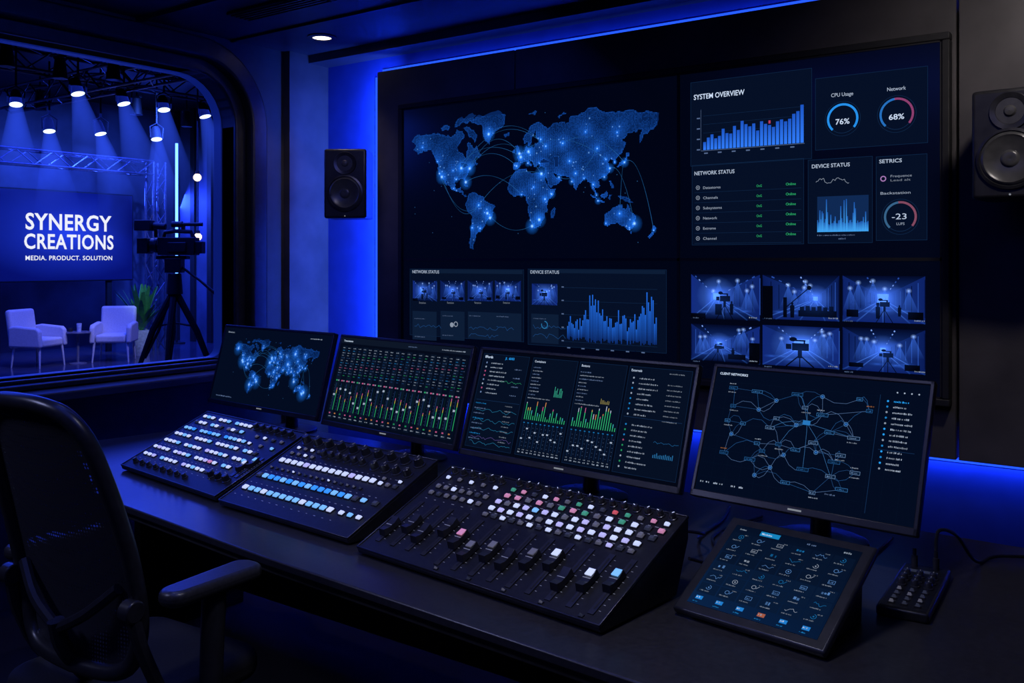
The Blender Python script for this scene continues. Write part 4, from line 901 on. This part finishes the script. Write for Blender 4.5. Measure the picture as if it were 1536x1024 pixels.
for sx in (-1, 1):
    ap = MB().tube(smooth([(sx*.315, -.02, .715), (sx*.315, -.025, .60), (sx*.31, -.03, .46), (sx*.26, -.02, .41), (sx*.12, 0, .385)], 4), [.028]*8+[.026]*9, M['chair'], 12).build('armrest_post', ch)
    mb = MB(); P0 = rrect(-.047, -.15, .047, .125, .040, 6)
    mb.prism([(x*(1 if y > -.05 else .85), y) for x, y in P0], .710, .747, M['pad']); mb.build('armrest_pad', ap, Matrix.Translation((sx*.315, -.015, 0)), .015, seg=5)
    kb = MB().tube(smooth([(sx*.243, -.195, .70), (sx*.25, -.17, .60), (sx*.24, -.10, .46), (sx*.14, 0, .40)], 4), .017, M['chair'], 10).build('side_brace', ch)
    MB().cyl((sx*.225, -.195, .70), (sx*.262, -.195, .70), .026, M['chair'], 20).build('tilt_knob', kb, None, .004)
MB().cyl((0, 0, .12), (0, 0, .39), .026, M['edge'], 16).cyl((0, 0, .36), (0, 0, .405), .08, M['chair'], 16).build('gas_column', ch)
for k in range(5):
    a = 2*pi*k/5+.3; ex = V3((cos(a)*.31, sin(a)*.31, .085))
    bl = MB().tube([(0, 0, .13), tuple(ex*.5+V3((0, 0, .065))), tuple(ex)], [.03, .024, .018], M['chair'], 10).build('base_leg', ch)
    q = V3((-sin(a), cos(a), 0))*.022
    MB().cyl(ex-q-V3((0, 0, .055)), ex+q-V3((0, 0, .055)), .03, M['black'], 16).cyl(ex-V3((0, 0, .05)), ex, .008, M['black'], 8).build('caster', bl)
# ------------------------------------------------------------------ STUDIO beyond the window
SX0, SX1, SYa, SYb, SZ = -15.6, XL-.15, -2.5, 10.4, 4.3
struct('floor_studio', MB().b2((SX0, SYa, -.1), (SX1, SYb, 0), M['sfloor']))
struct('ceiling_studio', MB().b2((SX0, SYa, SZ), (SX1, SYb, SZ+.1), M['blackm']))
struct('wall_studio_left', MB().b2((SX0, SYa-.1, 0), (SX1, SYa, SZ), M['blackm']))
struct('wall_studio_back', MB().b2((SX0-.1, SYa, 0), (SX0, SYb, SZ), M['swall']))
mb = MB().b2((SX0, SYb, 0), (SX1, SYb+.1, SZ), M['swall'])
for k in range(22): mb.b2((SX0+.3+k*.5, SYb-.05, 0), (SX0+.42+k*.5, SYb, SZ), M['blackm'])
struct('wall_studio_right', mb)
struct('wall_studio_front', MB().b2((SX1-.02, YB+.15, 0), (SX1, SYb, SZ), M['blackm']).b2((SX1-.02, SYa, CZ+.1), (SX1, YB+.15, SZ), M['blackm']))
TX = -14.2
y0 = hitX(-45, 350, TX).y; y1 = hitX(200, 350, TX).y; z1 = hitX(0, 280, TX).z; z0 = hitX(0, 424, TX).z
sg = thing('studio_sign_screen', 'large dark blue studio screen reading SYNERGY CREATIONS', 'screen', (TX, (y0+y1)/2, 0)); SGM = rootM(sg)
I = SGM.inverted()
MB().b2((TX-.12, y0, z0), (TX-.004, y1, z1), M['blackm']).build('housing', sg, I, .01)
for y in (y0+.4, y1-.4): MB().b2((TX-.1, y-.04, 0), (TX-.04, y+.04, z0), M['blackm']).build('support', sg, I)
MB().b2((TX-.004, y0+.02, z0+.02), (TX, y1-.02, z1-.02), pbr('sign_face', (.004, .008, .04), .3, 0, .1, 3, 0, (.015, .04, 1.), .085)).build('screen', sg, I)
cv = Canvas(axes((TX, 0, 0), (0, 1, 0), (0, 0, 1), (1, 0, 0)), 1, 1, .004); cv.pix = True
cv.use('background_glow'); gx, gy = cv.c(102, 350); cv.mglow(gx, gy, 1.5, (.014, .045, .60), 1, 32, .75, (y0+.03, z0+.03, y1-.03, z1-.03))
cv.use('lettering')
def T2(px0, px1_, pb, cap, s_, bold, sp=1.08):
    u0 = cv.c(px0, pb)[0]; u1 = cv.c(px1_, pb)[0]; x, y = cv.c((px0+px1_)/2, pb); h = cv.c((px0+px1_)/2, pb-cap)[1]-y
    vs, fs, tw = glyphs(s_, bold, sp); kx = (u1-u0)/tw; k = h/.69
    cv.raw([(u0+v[0]*kx, y+v[1]*k) for v in vs], (.85, .88, 1.), 6, False, fs)
T2(38, 167, 345, 23, 'SYNERGY', .022); T2(36, 170, 373, 21, 'CREATIONS', .022); T2(38, 168, 390, 6.5, 'MEDIA. PRODUCT. SOLUTION', .015)
cv.build(sg, SGM)
def armchair(loc, rz, label, k=.88):
    t = thing('armchair', label, 'armchair', loc, rz, 'pale armchairs on the studio stage'); t.scale = (k*.92, k*.92, k)
    MB().b2((-.26, -.28, .32), (.26, .30, .46), M['white']).build('seat', t, None, .04, seg=3)
    X = Matrix.Translation((0, .30, .34)) @ Matrix.Rotation(radians(-9), 4, 'X')
    MB().b2((-.31, -.05, -.04), (.31, .07, .58), M['white']).build('backrest', t, X, .05, seg=4)
    for sx in (-1, 1):
        MB().prism([(-.30, .32), (-.28, .58), (-.22, .63), (.20, .66), (.33, .64), (.33, .32)], -.045, .045, M['white'], axes((sx*.315, 0, 0), (0, 1, 0), (0, 0, 1), (1, 0, 0))).build('armrest', t, None, .03, seg=3)
        for sy in (-1, 1): MB().cyl((sx*.28, sy*.25+.02, .34), (sx*.31, sy*.28+.02, 0), .022, M['white'], 10, .013).build('leg', t)
a1 = hitZ(59, 549, 0); a2 = hitZ(171, 541, 0); ta = hitZ(117, 545, 0)
armchair((a1.x, a1.y, 0), radians(90+24), 'pale armchair on the studio stage, left of the small side table')
armchair((a2.x, a2.y, 0), radians(90-44), 'pale armchair on the studio stage, between side table and potted plant')
st = thing('side_table', 'small round side table between the two pale armchairs', 'table', (ta.x, ta.y, 0))
MB().lathe([(.001, .44), (.17, .44), (.175, .45), (.17, .465), (.001, .465)], M['tabletop'], 28).build('table_top', st)
MB().cyl((0, 0, .015), (0, 0, .44), .018, M['tabletop'], 12).build('pedestal', st); MB().lathe([(.001, 0), (.12, 0), (.12, .01), (.001, .02)], M['tabletop'], 24).build('base', st)
tag(MB().lathe([(.001, 0), (.028, 0), (.036, .12), (.033, .12), (.026, .008), (.001, .008)], pbr('tumbler', (.5, .55, .7), .1), 16).build('tumbler', None, Matrix.Translation((ta.x+.03, ta.y, .465))), 'small drinking glass on the round studio side table', 'glass')
tag(MB().lathe([(.001, 0), (.03, 0), (.032, .05), (.001, .05)], M['blackm'], 16).build('cup', None, Matrix.Translation((ta.x-.06, ta.y-.08, .465))), 'small dark cup on the round studio side table', 'cup')
pp = hitX(212, 490, -13.3)
pl = thing('potted_plant', 'leafy green plant in a pale pot beside the studio screen', 'plant', (pp.x, pp.y, 0))
MB().lathe([(.001, 0), (.12, 0), (.17, .40), (.15, .40), (.14, .36), (.001, .36)], M['pot'], 24).build('pot', pl)
mb = MB(); random.seed(4)
for k in range(60):
    a = random.uniform(0, 2*pi); ln = random.uniform(.35, .82); sp = random.uniform(.1, .42); pts = []
    for i in range(6):
        q = i/5; pts.append(V3((cos(a)*sp*q**1.3, sin(a)*sp*q**1.3, .36+ln*q-sp*.25*q*q)))
    sd = V3((-sin(a), cos(a), 0)); vs = []; fs = []
    for i, p_ in enumerate(pts): w = .045*sin(pi*(i+.6)/6.2); vs += [p_-sd*w, p_+sd*w]
    for i in range(5): fs.append((2*i, 2*i+1, 2*i+3, 2*i+2))
    mb.add(vs, fs, M['leaf'])
mb.build('foliage', pl)
# studio camera on tripod
D_ = 11.5; k = D_/FP; base = CAM+F*D_+R*((262-CX)/FP*D_); 
CB = M['camblack']
tp = thing('tripod', 'tall black three-legged tripod under the studio camera', 'tripod', (base.x, base.y, 0), YAW)
Lz = lambda py: 1.5-(py-390)*k
Lx = lambda px: (px-262)*k
for (fx, fy) in ((-.50, .0), (.48, .05), (.02, -.35), ):
    lg = MB().tube([(0, 0, Lz(434)), (fx*.55, fy*.55, .62), (fx, fy, .02)], [.045, .042, .024], CB, 8).tube([(fx*.12, fy*.12, 1.02), (fx*.5+.05, fy*.5, .62), (fx*.8+.03, fy*.8, .28)], .02, CB, 6).build('leg', tp)
    MB().lathe([(.001, 0), (.04, 0), (.035, .03), (.001, .03)], CB, 12).build('foot', lg, Matrix.Translation((fx, fy, 0)))
MB().tube([(-.2, 0, .68), (0, 0, .72), (.2, .02, .68)], .014, CB, 6).tube([(0, 0, .72), (0, -.15, .68)], .014, CB, 6).build('spreader', tp)
MB().cyl((0, 0, Lz(441)), (0, 0, Lz(410)), .10, CB, 20, .08).box((0, 0, Lz(398)), (.20, .16, .18), CB).box((-.02, 0, Lz(386)), (.38, .14, .045), CB).build('fluid_head', tp, None, .008)
MB().tube([(.06, .0, Lz(398)), (Lx(300), -.02, Lz(420)), (Lx(328), -.03, Lz(443))], [.016, .016, .024], CB, 8).build('pan_handle', tp)
cm = thing('studio_camera', 'black broadcast camera mounted on the tall tripod', 'camera', (base.x, base.y, Lz(384)+.012), YAW)
mb = MB(); mb.b2((-.18, -.10, 0), (.28, .10, .22), CB); mb.b2((.20, -.08, .02), (.36, .08, .17), CB); mb.b2((-.05, -.12, .04), (.18, -.10, .16), CB); mb.build('body', cm, None, .015)
MB().cyl((-.15, 0, .12), (-.30, 0, .12), .08, CB, 20).b2((-.43, -.11, .02), (-.30, .11, .21), CB).cyl((-.24, 0, .12), (-.20, 0, .12), .095, CB, 20).build('lens', cm, None, .006)
MB().tube([(-.14, 0, .20), (-.12, 0, .28), (.0, 0, .30), (.20, 0, .29), (.25, 0, .20)], .026, CB, 8).build('handle', cm)
MB().b2((-.42, -.22, .30), (-.22, -.06, .43), CB).cyl((-.22, -.13, .36), (-.06, -.13, .35), .042, CB, 12).box((-.2, -.09, .27), (.04, .03, .1), CB).build('viewfinder', cm, None, .01)
MB().cyl((.08, .02, .385), (.34, .02, .385), .024, CB, 12).cyl((-.04, .02, .385), (.09, .02, .385), .038, CB, 12).box((.1, .02, .34), (.04, .04, .07), CB).build('microphone', cm)
sp = [(24, 157, 3.5), (117, 141, 3.5), (186, 156, 3.5), (246, 165, 3.5), (308, 175, 3.5), (74, 197, 3.3), (151, 201, 3.3), (235, 209, 3.3)]
labs = ['front row stage spotlight farthest left above the studio', 'highest stage spotlight, second in the front row', 'stage spotlight in the middle of the front row', 'fourth stage spotlight along the front row', 'front row stage spotlight closest to the window edge', 'rear row stage spotlight above the first letters of the sign', 'middle stage spotlight of the lower rear row', 'rear row stage spotlight above the studio camera']
for i, (a, b_, z) in enumerate(sp):
    p_ = hitZ(a, b_, z); t = thing('stage_spotlight', labs[i], 'spotlight', p_, 0, 'stage spotlights hanging over the studio')
    d = V3((.30, (-.12, .06, .10, -.06, .08, -.05, .08, -.08)[i], -.93)).normalized(); q = d.to_track_quat('-Z', 'Y').to_matrix().to_4x4()
    MB().lathe([(.001, .20), (.045, .20), (.062, .16), (.076, .02), (.088, 0), (.078, 0), (.072, .012)], M['blackm'], 20, q).build('body', t)
    MB().lathe([(.001, .001), (.078, .001), (.078, .010), (.001, .010)], M['lens'], 20, q).build('lens', t)
    MB().tube([(0, -.10, .02), (0, -.11, .18), (0, 0, .24), (0, .11, .18), (0, .10, .02)], .01, M['blackm'], 6).cyl((0, 0, .24), (0, 0, SZ-.02-z), .014, M['blackm'], 8).build('yoke', t)
    MB().cyl((0, 0, -.01), (0, 0, -1.35), .075, M['beam'], 24, .34).build('beam_glow_cone', t, d.to_track_quat('-Z', 'Y').to_matrix().to_4x4())  # cone glows by itself in place of light scattered by haze
def truss(name, p0, p1, w, label, mat=M['steel'], step=.35, r=.02, cat='truss', parent=None):
    p0 = V3(p0); p1 = V3(p1); d = (p1-p0).normalized(); l = (p1-p0).length; a = (UPZ if abs(d.z) < .9 else V3((1, 0, 0))); b = d.cross(a).normalized(); a = b.cross(d)
    cs = [a*w/2+b*w/2, a*w/2-b*w/2, -a*w/2-b*w/2, -a*w/2+b*w/2]; mb = MB()
    for c in cs: mb.cyl(p0+c, p1+c, r, mat, 8)
    n = int(l/step)
    for i in range(n):
        for j in range(4):
            s0, s1 = cs[j], cs[(j+1) % 4]
            if i % 2: s0, s1 = s1, s0
            mb.cyl(p0+d*l*i/n+s0, p0+d*l*(i+1)/n+s1, r*.55, mat, 5)
    if parent: return mb.build(name, parent)
    return tag(mb.build(name), label, cat)
DS = pbr('dark_truss_steel', (.03, .03, .05), .4, .6)
truss('lighting_truss', (-9.6, 2.5, SZ-.16), (-9.6, SYb-.1, SZ-.16), .28, 'ceiling truss nearest the window holding the front spotlights', DS)
truss('lighting_truss', (-12.3, 2.5, SZ-.16), (-12.3, SYb-.1, SZ-.16), .28, 'ceiling truss farther back above the armchairs', DS)
truss('lighting_truss', (-14.0, 6.6, SZ-.48), (-5.0, 6.6, SZ-.48), .28, 'ceiling truss slung crosswise under the other two', DS)
yy = hitX(204, 300, -13.9).y
stt = thing('stage_truss', 'steel goal-post truss standing around the studio sign screen', 'truss', (0, 0, 0))
truss('crossbar', (-13.9, 3.6, 3.03), (-13.9, yy+.25, 3.03), .22, '', M['steel'], .28, parent=stt)
truss('upright', (-13.9, yy+.36, 0), (-13.9, yy+.36, 3.14), .22, '', M['steel'], .28, parent=stt)
truss('upright', (-13.9, 3.6, 0), (-13.9, 3.6, 2.92), .22, '', M['steel'], .28, parent=stt)
for i, (a, b_) in enumerate(((10, 100), (90, 118), (170, 120), (60, 165), (205, 172), (280, 190))):
    p_ = hitZ(a, b_, 3.75); mb = MB().cyl((0, 0, 0), (0, 0, .25), .09, M['blackm'], 16, .06).cyl((0, 0, .25), (0, 0, SZ-3.75), .015, M['blackm'], 6).box((0, 0, .27), (.22, .05, .03), M['blackm'])
    tag(mb.build('unlit_lamp', None, Matrix.Translation(p_)), ['unlit lamp can over the far left of the stage', 'unlit lamp can behind the highest spotlight', 'unlit lamp can between third and fourth spotlights', 'unlit lamp can above the first letters of the sign', 'unlit lamp can above the potted plant', 'unlit lamp can nearest the right side of the window'][i], 'lamp')
pt = hitX(265, 300, -14.6)
tag(MB().cyl((pt.x, pt.y, 1.2), (pt.x, pt.y, hitX(265, 215, -14.6).z), .024, emi('tube_blue', (.08, .24, 1), 5), 10).cyl((pt.x, pt.y, 0), (pt.x, pt.y, 1.2), .02, M['blackm'], 8).cyl((pt.x, pt.y, 0), (pt.x, pt.y, .02), .15, M['blackm'], 16).build('light_tube'), 'tall vertical blue light tube behind the studio camera', 'light')
for i, (a, b_, x_) in enumerate(((296, 266, -12.0), (297, 355, -12.6))):
    p_ = hitX(a, b_, x_); t = thing('globe_lamp', ['upper warm globe lamp right of the vertical blue light tube', 'lower warm globe lamp directly behind the studio camera'][i], 'lamp', (p_.x, p_.y, p_.z))
    MB().lathe([(.001, -.06), (.035, -.05), (.058, -.018), (.058, .018), (.035, .05), (.001, .06)], M['warm'], 20).build('globe', t)
    MB().cyl((0, 0, .05), (0, 0, .10), .03, M['blackm'], 12).build('socket', t)
    MB().cyl((0, 0, .10), (.0, 0, SZ-p_.z), .008, M['blackm'], 6).build('cord', t)
VB = (.02, .06, 1.)
area((-11.5, 6.5, SZ-.7), (0, 0, 0), 5, 5, VB, 340, 'studio_wash')
area((-14.9, 9.2, 2.6), (0, radians(-60), radians(10)), .3, 2.5, VB, 150, 'studio_side')
spot((-10.2, 6.4, 3.6), (a1.x, a1.y, .5), (.46, .46, .9), 170, 32)
spot((-10.2, 7.6, 3.6), (a2.x, a2.y, .5), (.46, .46, .9), 170, 32)
spot((-11.4, 7.9, 2.3), (pp.x, pp.y, .65), (.5, .8, .7), 75, 24)  # unseen greenish fill added to pick out the plant
spot((-11.5, 7.8, 3.9), (-15.5, 8.6, 1.8), (.04, .12, 1), 1150, 75, 1.)
spot((-12.5, 5.0, 3.9), (-15.5, 5.4, 2.6), (.04, .11, 1), 800, 95, 1.)
spot((-10.0, 8.0, 3.9), (-11.5, 10.4, 2.0), (.03, .09, 1), 750, 85, 1.)
spot((-12.6, 8.6, 3.2), (base.x, base.y, 1.6), (.25, .35, 1), 130, 34, 1.)
area((-5.2, 2.2, 2.9), (0, radians(-55), 0), 1.5, 2.5, (.02, .07, 1.), 30, 'window_fill')  # unseen blue area light added to wash window reveal and sill
# ------------------------------------------------------------------ WORLD + CAMERA
w = bpy.data.worlds.new('world'); S.world = w; w.use_nodes = True
bg = w.node_tree.nodes['Background']; bg.inputs[0].default_value = (.01, .02, .08, 1); bg.inputs[1].default_value = .1
cd = bpy.data.cameras.new('camera'); cd.sensor_width = 36; cd.lens = FP/1536*36; cd.shift_y = (HZ-512)/1536.; cd.clip_start = .05
co = bpy.data.objects.new('camera', cd); C.objects.link(co); co.location = CAM; co.rotation_euler = (pi/2, 0, YAW); S.camera = co
print('buttons', c1.n, c2.n, c3.n)
